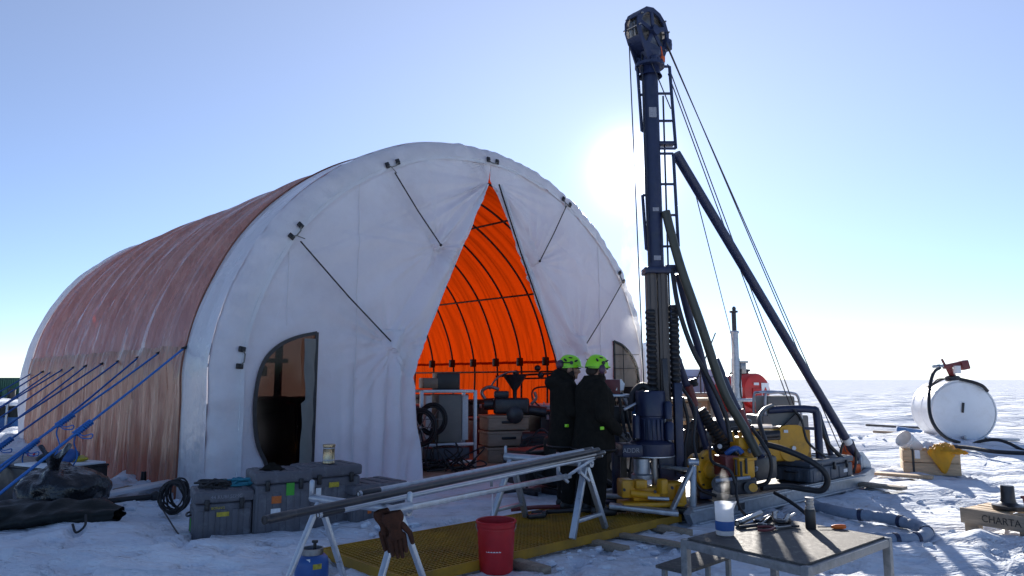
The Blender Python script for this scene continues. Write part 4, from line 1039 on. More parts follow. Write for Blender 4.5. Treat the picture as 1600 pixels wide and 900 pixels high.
# sheave head
hc = D(1011,53,YM); ax = V((.64,-.77,0)).normalized(); up = V((0,0,1)); sd = ax.cross(up).normalized()
mb = MB(); mb.lathe([(.24,-.07),(.295,-.07),(.295,-.045),(.255,-.02),(.255,.0),(.295,.02),(.295,.03),(.255,.045),(.255,.055),(.295,.07),(.24,.07)], hc, ax, 48, close=True)
mb.lathe([(0,-.09),(.07,-.08),(.07,.08),(0,.09)], hc, ax, 20)
for i in range(6):
    a = i*PI/3+.2; d = up*math.cos(a)+sd*math.sin(a); mb.beam(hc+d*.05, hc+d*.285, .05, .05, up=ax, bev=.008)
for s in (-.03,.03): mb.lathe([(.03,s-.006),(.26,s-.006),(.26,s+.006),(.03,s+.006)], hc, ax, 40, close=True)
sheave = rp('crown_sheave', mb, 'steel')
for s in (-1, 1):
    mb = MB(); b = hc+ax*(.105*s)
    mb.lathe([(.265,-.012),(.335,-.012),(.335,.012),(.265,.012)], b, ax, 14, close=True)
    for i in range(5):
        a = i*2*PI/5+.1; d = up*math.cos(a)+sd*math.sin(a); mb.beam(b+d*.0, b+d*.29, .065, .02, up=ax, bev=.004)
    mb.lathe([(0,-.02),(.07,-.02),(.07,.03*s+.03),(0,.03*s+.03)], b, ax, 16)
    low = [b+sd*-.27+up*-.20, b+sd*.27+up*-.20, b+sd*.14+up*-.46, b+sd*-.14+up*-.46]
    mb.prism(low, ax*.02); rp('sheave_cheek', mb, 'blue')
mb = MB()
for a in (-2.4,-1.9,-1.35,-.85,1.0,1.6):
    mb = MB(); d = up*math.cos(a)+sd*math.sin(a); mb.cyl(hc+d*.305-ax*.15, hc+d*.305+ax*.15, .013, n=8)
    rp('guard_bar', mb, 'steel')
for a0 in (-1.1,.35,2.0):
    mb = MB(); pts = [hc+(up*math.cos(a0+i*.09)+sd*math.sin(a0+i*.09))*.35 for i in range(10)]
    pts = [hc+(p-hc)*.92 for p in pts]
    for p, q in zip(pts, pts[1:]): mb.beam(p, q, .012, .21, up=ax)
    rp('sheave_guard', mb, 'blue')
mb = MB(); mb.box(hc+V((.03,0,-.42)), (.30,.26,.10), (0,0,-37), .02); mb.lathe([(.16,-.62),(.13,-.56),(.12,-.42),(.10,-.38)], hc+V((.03,0,0)), n=20); rp('head_neck', mb, 'blue')
mb = MB(); a = hc-sd*.30-up*.10+ax*.10; mb.box(a, (.10,.12,.16), (0,0,-50), .02); rp('sheave_bracket', mb, 'blue')
mb = MB(); a = hc-sd*.29-up*.10; mb.box(a-ax*.0, (.32,.07,.05), (0,0,-37), .01); rp('step_bracket', mb, 'blue')
for px, py, w_, h_ in ((1017,180,.10,.14),(1019,330,.08,.05),(1024,405,.09,.06)):
    mb = MB(); m_ = mc(py); mb.box(V((m_.x, m_.y-.107, m_.z)), (w_,.006,h_)); rp('label_plate', mb, 'scribble')
# cable carriers either side of the rail
def corr(pts, r, step=.028, k=8):
    sp_ = smooth_path(pts, 30); out = []; rs = []; acc = 0; last = sp_[0]
    tot = sum((b-a).length for a, b in zip(sp_, sp_[1:])); cnt = max(4, int(tot/step)); i = 0; tgt = 0; d = 0
    for a, b in zip(sp_, sp_[1:]):
        l = (b-a).length
        while tgt <= d+l and l > 0:
            out.append(a.lerp(b, (tgt-d)/l)); rs.append(r*(1.0 if len(rs) % 2 else .80)); tgt += step/2
        d += l
    return out, rs
for pts in ([D(1016,484,YM-.06), D(1018,540,YM-.06), D(1020,618,YM-.06)], [D(1052,478,YM-.06), D(1054,540,YM-.06), D(1057,622,YM-.06)]):
    mb = MB(); o_, rs = corr(pts, .072, .07); mb.tube(o_, rs, 12)
    for i, p in enumerate(o_):
        if i % 2: mb.box(p+V((0,-.03,0)), (.10,.10,.028), None, .008)
    rp('cable_carrier', mb, 'black')
mb = MB(); mb.box(D(1052,490,YM-.05), (.10,.12,.22), None, .01).box(D(1013,500,YM-.05), (.05,.10,.25), None, .01); rp('carrier_bracket', mb, 'blue')
# rotation head
hz = lambda py: D(1018, py, 8.8)
c0, c1_ = hz(712), hz(622)
mb = MB(); H0 = c1_.z-c0.z
mb.lathe([(0,0),(.27,.0),(.275,.02),(.275,.15),(.24,.18),(.185,.20),(.18,.45),(.172,.46),(.172,.475),(.183,.485),(.183,.76),(.17,.785),(0,.785)], c0, n=36); head = rp('rotation_head', mb, 'head_blue')
mb = MB(); mb.lathe([(.278,.0),(.282,.0),(.282,.012),(.278,.012)], c0, n=36); build('lower_ring', mb, M['alu'], head)
mb = MB(); mb.box(c0+V((-.22,-.06,.08)), (.42,.36,.15), (0,0,10), .02); gb = build('gear_housing', mb, M['head_blue'], head)
text('lettering', 'ADDR', .075, Matrix.Translation(c0+V((-.29,-.262,.085))) @ Matrix.Rotation(rad(10), 4, 'Z') @ Matrix.Rotation(rad(90), 4, 'X'), M['scribble'], head, .0015)
for dx, z0, z1, r_ in ((.20,.20,.42,.055),(.19,.45,.66,.05),(-.20,.22,.50,.05)):
    mb = MB(); mb.lathe([(0,0),(r_,0),(r_,z1-z0-.03),(r_*.6,z1-z0),(0,z1-z0)], c0+V((dx,-.12,z0)), n=16); build('hydraulic_motor', mb, M['head_blue'], head)
for a in (-2.2,-1.9,-1.6,-1.3,-1.0):
    mb = MB(); mb.box(c0+V((math.cos(a)*.185, math.sin(a)*.185, .32)), (.03,.03,.25), (0,0,math.degrees(a)), .006); build('rib', mb, M['head_blue'], head)
mb = MB(); mb.beam(D(1058,598,8.85), D(1062,745,8.85), .12, .10, up=V((1,0,0)), bev=.012); rp('side_column', mb, 'head_blue')
mb = MB(); mb.beam(D(1040,700,8.95), D(1046,750,8.95), .22, .25, up=V((1,0,0)), bev=.02); rp('mast_foot', mb, 'head_blue')
mb = MB(); mb.beam(D(1038,560,8.86), D(1042,640,8.86), .06, .07, up=V((1,0,0)), bev=.01); rp('feed_block', mb, 'dark_steel')
mb = MB(); mb.cyl(D(1022,712,8.8), D(1024,768,8.8), .042, n=16); rp('drill_string', mb, 'steel')
mb = MB(); mb.lathe([(.0,0),(.13,0),(.13,.05),(.10,.07),(.10,.24),(0,.24)], D(1003,748,8.75), n=18); rp('chuck', mb, 'galv')
# galvanised base frame and brackets at the mast foot
mb = MB(); mb.beam(D(1082,728,8.45), D(1047,803,8.3), .06, .04, bev=.006); mb.beam(D(1083,728,8.45), D(1083,800,8.4), .07, .05, bev=.006); mb.beam(D(1085,735,8.45), D(1030,728,8.9), .05, .04, bev=.006)
mb.cyl(D(1083,722,8.45)+V((-.06,0,0)), D(1083,722,8.45)+V((.06,0,0)), .04); rp('base_bracket', mb, 'galv')
mb = MB(); mb.beam(D(1020,722,8.9), D(975,770,8.6), .05, .05, bev=.006); rp('base_strut', mb, 'galv')
mb = MB(); mb.beam(D(952,790,8.35), D(1060,802,8.2), .16, .05, bev=.008); mb.beam(D(945,775,9.0), D(1060,780,8.9), .12, .05, bev=.008); rp('base_plate', mb, 'galv')
# yellow rod clamp
mb = MB(); 
def yb(px, py, w_, h_, d_=.22, Y=8.55, rot=8, bev=.02): mb.box(D(px,py,Y), (w_,d_,h_), (0,0,rot), bev)
yb(978,762,.16,.20,.24,8.5); yb(1012,770,.42,.15,.24); yb(1050,766,.26,.20,.22,8.6); yb(1016,786,.74,.06,.30,8.5)
yb(1000,756,.14,.10,.14,8.4); yb(1035,760,.10,.17,.10,8.38,30); yb(1062,772,.10,.22,.2,8.5)
mb.cyl(D(985,770,8.4), D(1030,776,8.4), .045, n=14); clampy = rp('rod_clamp', mb, 'yellow')
mb = MB(); mb.cyl(D(1012,778,8.36), D(1045,780,8.36), .022, n=12); build('piston_rod', mb, M['alu'], clampy)
for px, py in ((975,765),(998,760),(1023,768),(1050,762),(1060,776)):
    mb = MB(); p = D(px,py,8.36); mb.cyl(p, p+V((0,-.03,0)), .018, n=6); build('bolt', mb, M['dark_steel'], clampy)
# yellow winch drum
wc = D(1104,734,8.95); wa = V((.62,-.78,0)).normalized()
mb = MB(); mb.lathe([(0,-.20),(.17,-.20),(.19,-.18),(.19,-.02),(.245,.0),(.245,.05),(.21,.06),(.20,.04),(.11,.035),(.10,.06),(0,.06)], wc, wa, 36); wd = rp('winch_drum', mb, 'yellow')
for i in range(8):
    a = i*PI/4; d = V((0,0,1))*math.cos(a)+wa.cross(V((0,0,1)))*math.sin(a); mb = MB(); mb.cyl(wc+d*.225+wa*.045, wc+d*.225+wa*.075, .014, n=6); build('bolt', mb, M['dark_steel'], wd)
mb = MB(); mb.beam(wc+V((-.05,.0,-.22)), V((wc.x-.05, wc.y, .2)), .25, .16, bev=.02); rp('winch_stand', mb, 'blue')
# valve block: red box, yellow box, blue fittings
mb = MB(); mb.box(D(1135,727,8.8), (.20,.24,.24), (0,0,20), .015); rp('hydraulic_box', mb, 'maroon')
mb = MB(); mb.box(D(1158,730,8.75), (.23,.24,.23), (0,0,20), .025); mb.box(D(1158,716,8.75), (.26,.26,.03), (0,0,20), .008); vb = rp('valve_box', mb, 'yellow')
for px, py in ((1150,730),(1158,733),(1166,728)):
    mb = MB(); p = D(px,py,8.61); mb.cyl(p+V((0,0,-.09)), p+V((0,0,.09)), .016, n=8); build('rod', mb, M['dark_steel'], vb)
mb = MB(); p = D(1147,706,8.85); mb.hose([p+V((-.10,0,-.03)), p+V((-.03,-.03,.03)), p+V((.05,.02,.035)), p+V((.10,0,-.02))], .035, 10); rp('blue_fitting', mb, 'blue_cyl')
mb = MB(); mb.box(D(1150,757,8.8), (.42,.32,.20), (0,0,25), .05, 3).cyl(D(1125,757,8.7), D(1125,757,9.1), .10, n=16).cyl(D(1172,762,8.6), D(1172,762,8.8), .07, n=14); rp('mud_pump', mb, 'dark_steel')
mb = MB(); mb.cyl(D(1177,762,8.55), D(1177,762,8.62), .05, n=14); rp('pump_cap', mb, 'yellow')
mb = MB(); mb.tube([D(1118,751,8.62), D(1150,748,8.6), D(1172,746,8.6)], .022, 8); rp('chrome_pipe', mb, 'alu')
# yellow grab head
mb = MB(); mb.box(D(1163,692,9.1), (.30,.22,.16), (0,0,15), .03)
for px in (1148,1158,1176): mb.beam(D(px,690,9.05), D(px-2+(px-1160)*.25,674,9.05), .05, .035, bev=.006)
mb.box(D(1166,706,9.1), (.16,.16,.14), (0,0,15), .02); rp('grab_head', mb, 'yellow')
# engine pack
EY = 10.4
mb = MB()
mb.box(D(1200,692,EY+.3), (.95,.75,.46), (0,0,20), .04); 
eng = rp('engine_cover', mb, 'yellow')
mb = MB(); g_ = [D(1219,669,EY-.1), D(1240,664,EY-.1), D(1254,668,EY-.1), D(1262,688,EY-.1), D(1264,706,EY-.1), D(1255,717,EY-.1), D(1228,720,EY-.1), D(1218,700,EY-.1)]
mb.prism(smooth_path(g_, 4, True), (.10,.55,0)); build('belt_guard', mb, M['yellow'], eng)
mb = MB(); q = D(1240,700,EY-.115); mb.lathe([(0,.0),(.03,0),(.03,.02),(0,.02)], q, (0,-1,0), 12); mb.box(D(1228,674,EY-.115), (.06,.006,.04)); build('label_plate', mb, M['sticker_white'], eng)
mb = MB(); mb.box(D(1200,680,EY-.12), (.38,.10,.14), (0,0,20), .02); mb.cyl(D(1185,681,EY-.2), D(1215,678,EY-.1), .055, n=14); build('air_filter', mb, M['dark_steel'], eng)
mb = MB(); mb.box(D(1190,667,EY+.3), (.75,.7,.03), (0,0,20), .008); build('engine_lid', mb, M['tan_film'], eng)
mb = MB(); mb.tube(smooth_path([D(1200,641,EY), D(1236,639,EY), D(1268,640,EY), D(1276,648,EY), D(1281,716,EY)], 5), .055, 10); rp('roll_bar', mb, 'blue')
mb = MB(); mb.tube(smooth_path([D(1210,639,EY+.9), D(1270,640,EY+.7), D(1283,660,EY+.7), D(1300,716,EY+.6)], 5), .04, 10); rp('roll_bar', mb, 'blue'); mb = MB(); mb.beam(D(1256,669,EY), D(1276,670,EY), .04, .04); rp('cross_bar', mb, 'blue')
mb = MB(); mb.prism([D(1197,641,EY), D(1246,641,EY), D(1238,663,EY), D(1207,666,EY)], (.03,.06,0)); rp('panel_bracket', mb, 'grey_panel')
mb = MB(); mb.prism([D(1224,666,EY-.08), D(1244,646,EY-.08), D(1252,652,EY-.08), D(1246,667,EY-.08)], (.03,.12,0)); rp('dark_chute', mb, 'dark_steel')
# hydraulic tank, gearbox and pump behind the mast
mb = MB(); mb.box(D(1128,688,10.6), (.72,.6,.62), (0,0,40.8), .04, 3); mb.box(D(1128,664,10.6), (.5,.4,.12), (0,0,40.8), .03); rp('hydraulic_tank', mb, 'dark_steel')
mb = MB(); mb.box(D(1086,700,9.9), (.42,.4,.50), (0,0,40.8), .05, 3); mb.cyl(D(1086,676,9.75), D(1086,676,10.2), .15, n=20); rp('gearbox', mb, 'dark_steel')
mb = MB(); mb.cyl(D(1165,712,9.7), D(1190,708,10.0), .13, n=20); mb.cyl(D(1145,715,9.5), D(1165,712,9.7), .09, n=16); rp('pump', mb, 'dark_steel')
mb = MB(); mb.box(D(1180,730,9.6), (.55,.35,.30), (0,0,40.8), .04); rp('battery_box', mb, 'black')
q = random.Random(31)
for k in range(14):
    a = D(1080+q.random()*110, 655+q.random()*30, 9.3+q.random()*.8); b = D(1075+q.random()*120, 715+q.random()*35, 9.0+q.random()*.8)
    mb = MB(); m_ = a.lerp(b, .5)+V((q.uniform(-.2,.2), q.uniform(-.1,.1), q.uniform(-.05,.22))); mb.hose([a, a.lerp(m_, .6)+V((0,0,.10)), m_, b], q.choice((.012,.016,.022)), 8); rp('black_hose', mb, 'rubber')
for k in range(7):
    a = D(1082+q.random()*100, 690+q.random()*50, 8.95); mb = MB(); mb.lathe([(.018,0),(.03,0),(.03,.03),(.018,.03),(.018,.06),(0,.06)], a, (q.uniform(-1,1),-1,q.uniform(-.5,1)), 8); rp('fitting', mb, q.choice(('alu','galv','steel')))
# hoses and pipes (each drawn as a run of points)
for pts, r, mm, nm_ in [
    ([(1040,330,9.0),(1050,370,8.98),(1066,425,8.95),(1096,510,8.95),(1130,610,8.95),(1160,665,8.95),(1185,712,8.9)], .058, 'hose_green', 'supply_pipe'),
    ([(1060,428,9.1),(1078,500,9.2),(1092,545,9.25),(1106,600,9.3),(1130,668,9.3),(1150,700,9.2)], .05, 'blue', 'hydraulic_strut'),
    ([(1050,420,9.0),(1060,480,8.9),(1082,545,8.9),(1112,600,8.9),(1134,650,8.9),(1142,690,8.9)], .030, 'rubber', 'black_hose'),
    ([(1058,560,9.1),(1072,600,9.2),(1092,660,9.3),(1108,712,9.3)], .048, 'blue', 'hydraulic_strut'),
    ([(1118,560,9.4),(1140,612,9.4),(1168,672,9.4),(1190,715,9.2)], .045, 'blue', 'hydraulic_strut'),
    ([(1156,640,9.36),(1168,672,9.33),(1176,690,9.28)], .050, 'maroon', 'red_sleeve'),
    ([(1076,603,9.16),(1086,634,9.2)], .051, 'maroon', 'red_sleeve'),
    ([(1066,620,9.0),(1075,660,9.0),(1070,700,8.9),(1072,740,8.7)], .022, 'rubber', 'black_hose'),
    ([(1062,600,9.0),(1085,640,8.9),(1084,690,8.8),(1090,720,8.7)], .020, 'rubber', 'black_hose'),
    ([(1175,670,9.0),(1190,690,8.8),(1205,720,8.75),(1200,752,8.8),(1180,760,8.9)], .024, 'rubber', 'black_hose'),
    ([(1195,694,9.2),(1225,702,9.1),(1262,718,9.0),(1286,735,8.95),(1293,752,8.95),(1284,766,9.0),(1262,765,9.1),(1230,760,9.2),(1190,762,9.1)], .038, 'rubber', 'black_hose'),
    ([(1110,690,8.95),(1112,720,8.6),(1140,735,8.5),(1150,760,8.5)], .018, 'rubber', 'black_hose'),
    ([(1150,745,8.55),(1151,775,8.4),(1157,795,8.2),(1166,806,8.0)], .016, 'rubber', 'black_hose'),
    ([(985,640,8.8),(990,615,8.9),(1003,603,9.0),(1016,612,9.0),(1020,640,9.0)], .045, 'rubber', 'black_hose'),
    ([(975,640,8.75),(1000,628,8.8),(1015,626,8.8)], .018, 'galv', 'steel_pipe'),
    ([(968,620,8.9),(972,650,8.9),(980,690,8.8)], .02, 'rubber', 'black_hose'),
    ([(978,640,8.9),(984,670,8.85),(992,690,8.8)], .018, 'rubber', 'black_hose'),
    ([(1240,640,10.3),(1252,655,10.3),(1262,690,10.3),(1290,715,10.3)], .018, 'rubber', 'black_hose'),
    ([(1280,655,10.9),(1292,690,10.8),(1316,716,10.8)], .03, 'rubber', 'black_hose'),
    ([(1196,690,9.1),(1186,655,9.5),(1194,640,9.9),(1206,634,10.3)], .03, 'rubber', 'black_hose'),
    ([(1210,770,8.9),(1232,782,8.7),(1256,800,8.5),(1270,815,8.35)], .022, 'rubber', 'black_hose'),
    ([(1060,735,8.7),(1080,745,8.8),(1095,765,8.8),(1120,775,8.7)], .02, 'rubber', 'black_hose'),
]:
    mb = MB(); mb.hose([D(*p) for p in pts], r, 10, 8); rp(nm_, mb, mm)
for pts, r in (([(1094,640,9.3),(1112,668,9.3),(1128,690,9.25),(1136,712,9.2)], .085), ([(1082,592,9.25),(1086,606,9.25)], .06)):
    mb = MB(); o_, rs = corr([D(*p) for p in pts], r, .05); mb.tube(o_, rs, 12); rp('corrugated_hose', mb, 'rubber')
# main boom
bt, bb = D(1056,240,9.15), D(1340,716,11.55)
mb = MB(); mb.cyl(bt, bb, .066, n=18); boom = rp('mast_brace', mb, 'blue')
k_ = bt.lerp(bb, .93); mb = MB(); d = (bb-bt).normalized(); mb.cyl(k_-d*.06, k_+d*.06, .0675, n=18); build('band', mb, M['sticker_white'], boom)
mb = MB(); mb.prism([D(1338,742,11.5), D(1338,706,11.5), D(1348,706,11.5), D(1360,722,11.5), D(1364,742,11.5)], (-.03,.10,0)); mb.box(bb+V((0,0,-.12)), (.10,.16,.34), (0,0,40), .02); rp('brace_foot', mb, 'galv')
mb = MB(); p = D(1326,712,11.6); mb.sphere(p, 1, 16, (.13,.13,.24)); mb.box(p+V((.02,-.05,-.22)), (.30,.24,.22), (0,0,30), .04); rp('tail_winch', mb, 'orange_paint')
mb = MB(); p = D(1324,706,11.45); mb.hose([p+V((-.15,0,-.3)), p+V((-.10,-.05,.1)), p+V((.05,-.06,.18)), p+V((.12,-.02,-.1)), p+V((.04,-.08,-.32))], .022, 8); rp('black_hose', mb, 'rubber')
# wire ropes
for a, b in (((1041,66,9.0),(1312,700,11.4)), ((1042,72,9.05),(1322,706,11.45)), ((1043,100,9.1),(1246,648,12)), ((1044,115,9.1),(1237,640,12)), ((1086,300,9.6),(1147,540,16)),
             ((983,66,9.0),(1006,606,9.0)), ((990,30,8.95),(1048,170,8.95)), ((1118,520,9.3),(1086,600,9.6))):
    mb = MB(); mb.tube([D(*a), D(*b)], .0085, 5); rp('wire_rope', mb, 'dark_steel')
# grey flat box on the sled
bx = RP(2.82,.02,.2); t = case(bx, 40.8, 1.33, .55, .30, 'long flat dark grey box on the sled behind the black hose loop', 'case_dark', stickers=[('f',1.05,.10,.12,.05,'sticker_white')], ribs=5, lid=.09, latch=3)
t['group'] = 'dark grey boxes'; t.name = 'flat_box'; del t['group']; WM[t.name] = frame(bx, 40.8)
# control desk
dk = D(962,700,9.25).xy.to_3d(); t = thing('control_desk', 'rig control desk with a maroon screen hood beside the bearded person', 'control desk', dk)
mb = MB(); mb.beam(dk+V((0,0,.1)), dk+V((0,0,1.25)), .12, .10, up=V((1,0,0)), bev=.015); mb.box(dk+V((0,0,.12)), (.4,.4,.05), None, .01); build('post', mb, M['blue'], t)
mb = MB(); mb.box(D(962,618,9.15), (.34,.25,.04), None, .01); mb.cyl(D(975,622,9.1), D(985,640,9.1), .03); build('tray', mb, M['alu'], t)
mb = MB(); mb.box(D(952,605,9.2), (.30,.20,.20), (0,0,-12), .02); build('screen_hood', mb, M['maroon'], t)
mb = MB(); mb.prism([D(962,610,9.08), D(974,610,9.08), D(976,600,9.08), D(970,592,9.08)], (.01,.05,0)); build('hood_side', mb, M['white_paint'], t)
mb = MB()
for i in range(6): p = D(955+i*5,626+(i%3)*3,9.1); mb.tube([p, p+V((.01,-.02,.08))], .01, 6); mb.sphere(p+V((.01,-.02,.09)), .018, 8)
mb.box(D(968,648,9.15), (.30,.16,.22), None, .02); build('lever_bank', mb, M['black'], t)

# ------------------------------------------------------------------ inside the tent
def place(px, py, Y): p = D(px, py, Y); return V((p.x, p.y, .03))
fr0 = place(700, 730, 13.3); Fd = 25; Fm = frame(fr0, Fd)
t = thing('equipment_rack', 'aluminium framed equipment rack with a dark grey cabinet inside the tent', 'rack', fr0, Fd)
W2 = 1.06; H2 = 1.42
mb = MB(Fm)
for x in (-W2/2, W2/2):
    for y in (0, .6): mb.box((x,y,H2/2), (.06,.06,H2), None, .008)
for z in (.10,.42,H2-.02):
    for y in (0,.6): mb.box((0,y,z), (W2-.062,.05,.06), None, .008)
build('frame', mb, M['alu'], t)
mb = MB(Fm); mb.box((.05,.3,.90), (.46,.5,.88), None, .015); build('cabinet', mb, M['grey_panel'], t)
mb = MB(Fm); mb.box((.05,.3,1.56), (.46,.3,.36), None, .015); build('monitor', mb, M['black'], t)
for x in (-.33,.40):
    mb = MB(Fm); mb.box((x,.32,.90), (.12,.3,.84), None, .008); build('white_panel', mb, M['sticker_white'], t)
mb = MB(Fm); mb.box((0,.3,.25), (.9,.5,.22), None, .02); build('drawer', mb, M['case_dark'], t)
mb = MB(Fm); mb.box((-.3,.3,1.55), (.30,.3,.20), None, .02); build('top_box', mb, M['tan_film'], t)
for i, (px, py, r, Y) in enumerate(((656,668,.30,12.7),(676,655,.26,12.9))):
    c = D(px,py,Y); t = thing('hose_reel', ('spoked hose reel just inside the left door flap', 'hose reel leaning on the aluminium rack, right of the spoked one')[i], 'reel', (c.x,c.y,.03), 0, 'hose reels inside the tent')
    mb = MB(); 
    for k in range(6): mb.tube([c+V((math.cos(a*PI/16)*(r-.012*k), .05*math.sin(k*2.1), math.sin(a*PI/16)*(r-.012*k)*1.1)) for a in range(32)], .017, 6, closed=True)
    build('coil', mb, M['rubber'], t)
    mb = MB()
    for k in range(6): a = k*PI/3; mb.tube([c, c+V((math.cos(a)*r*.95, 0, math.sin(a)*r))], .010, 6)
    mb.sphere(c, .05, 10); build('spokes', mb, M['steel'], t)
    mb = MB(); mb.beam(c+V((0,.05,0)), V((c.x-.15, c.y+.05, .03)), .03, .03); mb.beam(c+V((0,.05,0)), V((c.x+.15, c.y+.05, .03)), .03, .03); build('stand', mb, M['dark_steel'], t)
c = place(663, 735, 12.9); mb = MB(); mb.tube(tangle(c, .36, 50, .02, 12, .16, 1.2), .016, 6); tag(build('cable_heap', mb, M['rubber'], None), 'heap of black cables on the tent floor below the reels', 'cable')
# stacked tan boxes and mixer with hopper
bx0 = place(795, 725, 14.2)
for i in range(3):
    q = bx0+V((0,0,.31*i)); t = thing('tan_crate', ('bottom', 'middle', 'top')[i]+' tan crate of the stack under the dark mixer in the tent', 'crate', q, 20, 'tan crates in the tent')
    fm = WM[t.name]; mb = MB(fm); mb.box((0,.3,.14), (.86,.6,.28), None, .03); mb.box((0,.3,.265), (.90,.64,.05), None, .012); build('body', mb, M['ply'], t)
    mb = MB(fm); mb.box((0,-.01,.16), (.3,.03,.05), None, .01); build('handle', mb, M['black'], t)
m0 = bx0+V((0,.25,.92)); t = thing('mixer', 'dark mud mixer with a funnel hopper on the tan crates', 'mixer', m0)
mb = MB(); mb.box(m0+V((.05,0,.17)), (.72,.4,.32), None, .05, 3); mb.cyl(m0+V((-.5,0,.20)), m0+V((-.1,0,.22)), .12, n=16); mb.cyl(m0+V((.3,-.05,.10)), m0+V((.75,-.1,.05)), .10, n=16); mb.box(m0+V((-.15,-.02,.40)), (.30,.3,.14), None, .03); build('body', mb, M['dark_steel'], t)
mb = MB(); mb.lathe([(.04,.32),(.045,.48),(.25,.78),(.26,.80),(.24,.79),(.03,.48)], m0+V((.12,0,0)), n=28); build('hopper', mb, M['dark_steel'], t)
mb = MB(); mb.lathe([(0,-.02),(.17,-.02),(.17,.02),(.10,.05),(0,.05)], m0+V((.12,-.26,.0)), (0,-1,0), 24); build('flywheel', mb, M['dark_steel'], t)
mb = MB(); mb.hose([m0+V((-.45,0,.25)), m0+V((-.55,0,.45)), m0+V((-.40,0,.55)), m0+V((-.2,0,.50))], .035, 8); mb.hose([m0+V((-.40,.05,.5)), m0+V((-.25,.05,.72)), m0+V((-.02,.05,.84)), m0+V((.15,.05,.86))], .02, 8); build('pipe', mb, M['steel'], t)
mb = MB(); mb.hose([m0+V((.45,0,.2)), m0+V((.55,0,.32)), m0+V((.52,0,.45))], .03, 8); build('elbow', mb, M['steel'], t)
# pump skid right of it, behind the people
c = place(845, 722, 13.6); t = thing('pump_unit', 'dark pump unit with wheels low inside the tent behind the trestle', 'pump', c)
mb = MB(); mb.box(c+V((0,.2,.42)), (.75,.4,.30), None, .05, 3); mb.cyl(c+V((-.35,.1,.5)), c+V((.35,.1,.5)), .13); mb.box(c+V((0,.2,.2)), (.9,.5,.06), None, .01); build('body', mb, M['dark_steel'], t)
for dx in (-.25,.25):
    mb = MB(); mb.lathe([(.06,-.04),(.16,-.04),(.17,0),(.16,.04),(.06,.04)], c+V((dx,-.1,.165)), (0,1,0), 24, close=True); build('wheel', mb, M['rubber'], t)
mb = MB(); mb.hose([c+V((-.5,-.1,.1)), c+V((-.3,-.2,.5)), c+V((.1,-.25,.55)), c+V((.3,-.2,.3)), c+V((.5,-.1,.05))], .025, 8); mb.hose([c+V((-.3,-.15,.35)), c+V((0,-.25,.7)), c+V((.3,-.1,.4))], .02, 8); build('hose', mb, M['rubber'], t)
c = place(850, 700, 15.2); t = thing('clear_tank', 'pale translucent tank in a cage deep inside the tent', 'tank', c)
mb = MB(); mb.box(c+V((0,.4,.62)), (1.0,.9,.95), None, .06); build('body', mb, M['white_plastic'], t)
mb = MB()
for x in (-.5,-.25,0,.25,.5): mb.box(c+V((x,-.08,.6)), (.025,.025,1.1))
for z in (.2,.6,1.05): mb.box(c+V((0,-.1,z)), (1.05,.02,.025))
build('cage', mb, M['galv'], t)
mb = MB(); a = D(820,583,15.2); 
mb.tube([D(775,588,15.2), D(875,583,14.6)], .022, 8); mb.tube([D(800,592,15.2), D(880,590,14.6)], .018, 8); mb.hose([D(880,605,14.6), D(838,606,14.9), D(832,622,14.9), D(848,640,14.9)], .018, 8)
for px, py in ((840,575),(845,586),(806,583)): mb.sphere(D(px,py,14.75), .07, 12, (1,.8,.9))
tag(build('pipe_manifold', mb, M['dark_steel'], None), 'dark pipework with valves strung across the orange tent wall above the hopper', 'pipes')
c = place(632, 700, 14.5); mb = MB(); mb.box(c+V((0,0,.55)), (.7,.6,1.1), None, .04); mb.box(c+V((0,-.31,.6)), (.5,.02,.7), None, .01); tag(build('dark_cabinet', mb, M['case_dark'], None), 'dark green grey cabinet behind the left door flap inside the tent', 'cabinet')
# dark stores along the far wall of the tent
for i, (px, Y, w_, d_, h_, mm, lb) in enumerate(((735,17.0,.9,.7,1.15,'black','tall black locker between the aluminium rack and the tan crates'),(690,18.5,1.4,.8,1.25,'case_dark','wide dark cupboard far back behind the aluminium rack'),(768,15.8,.7,.6,.80,'maroon','dark red tool chest just left of the tan crates'),(828,15.6,.8,.6,.95,'tarp_dark','dark green chest behind the pump unit'),(865,14.6,.6,.6,1.0,'black','black chest behind the person nearer the tent door'),(645,16.5,.8,.7,1.05,'ply','brown chest far back behind the hose reels'))):
    c = place(px, 700, Y); t = thing('storage_chest', lb, 'chest', c, 30, 'dark chests inside the tent'); fm = WM[t.name]
    mb = MB(fm); mb.box((0,.3,h_*.45), (w_,d_,h_*.9), None, .03); build('body', mb, M[mm], t)
    mb = MB(fm); mb.box((0,.3,h_*.95), (w_+.03,d_+.03,h_*.08), None, .02); build('lid', mb, M[mm], t)
    for x in (-.25,.25): mb = MB(fm); mb.box((x*w_,.3-d_/2-.015,h_*.86), (.06,.03,.10), None, .01); build('latch', mb, M['galv'], t)
c = place(715, 722, 12.75); mb = MB()
for k in range(9): mb.hose([c+V((R.uniform(-.6,.6),R.uniform(-.1,.3),.02)), c+V((R.uniform(-.5,.5),R.uniform(-.1,.2),R.uniform(.05,.5))), c+V((R.uniform(-.5,.5),.1,R.uniform(.05,.45))), c+V((R.uniform(-.6,.6),R.uniform(-.1,.3),.02))], .014, 6)
tag(build('loose_hoses', mb, M['rubber'], None), 'loose black hoses looping on the floor before the aluminium rack', 'hoses')
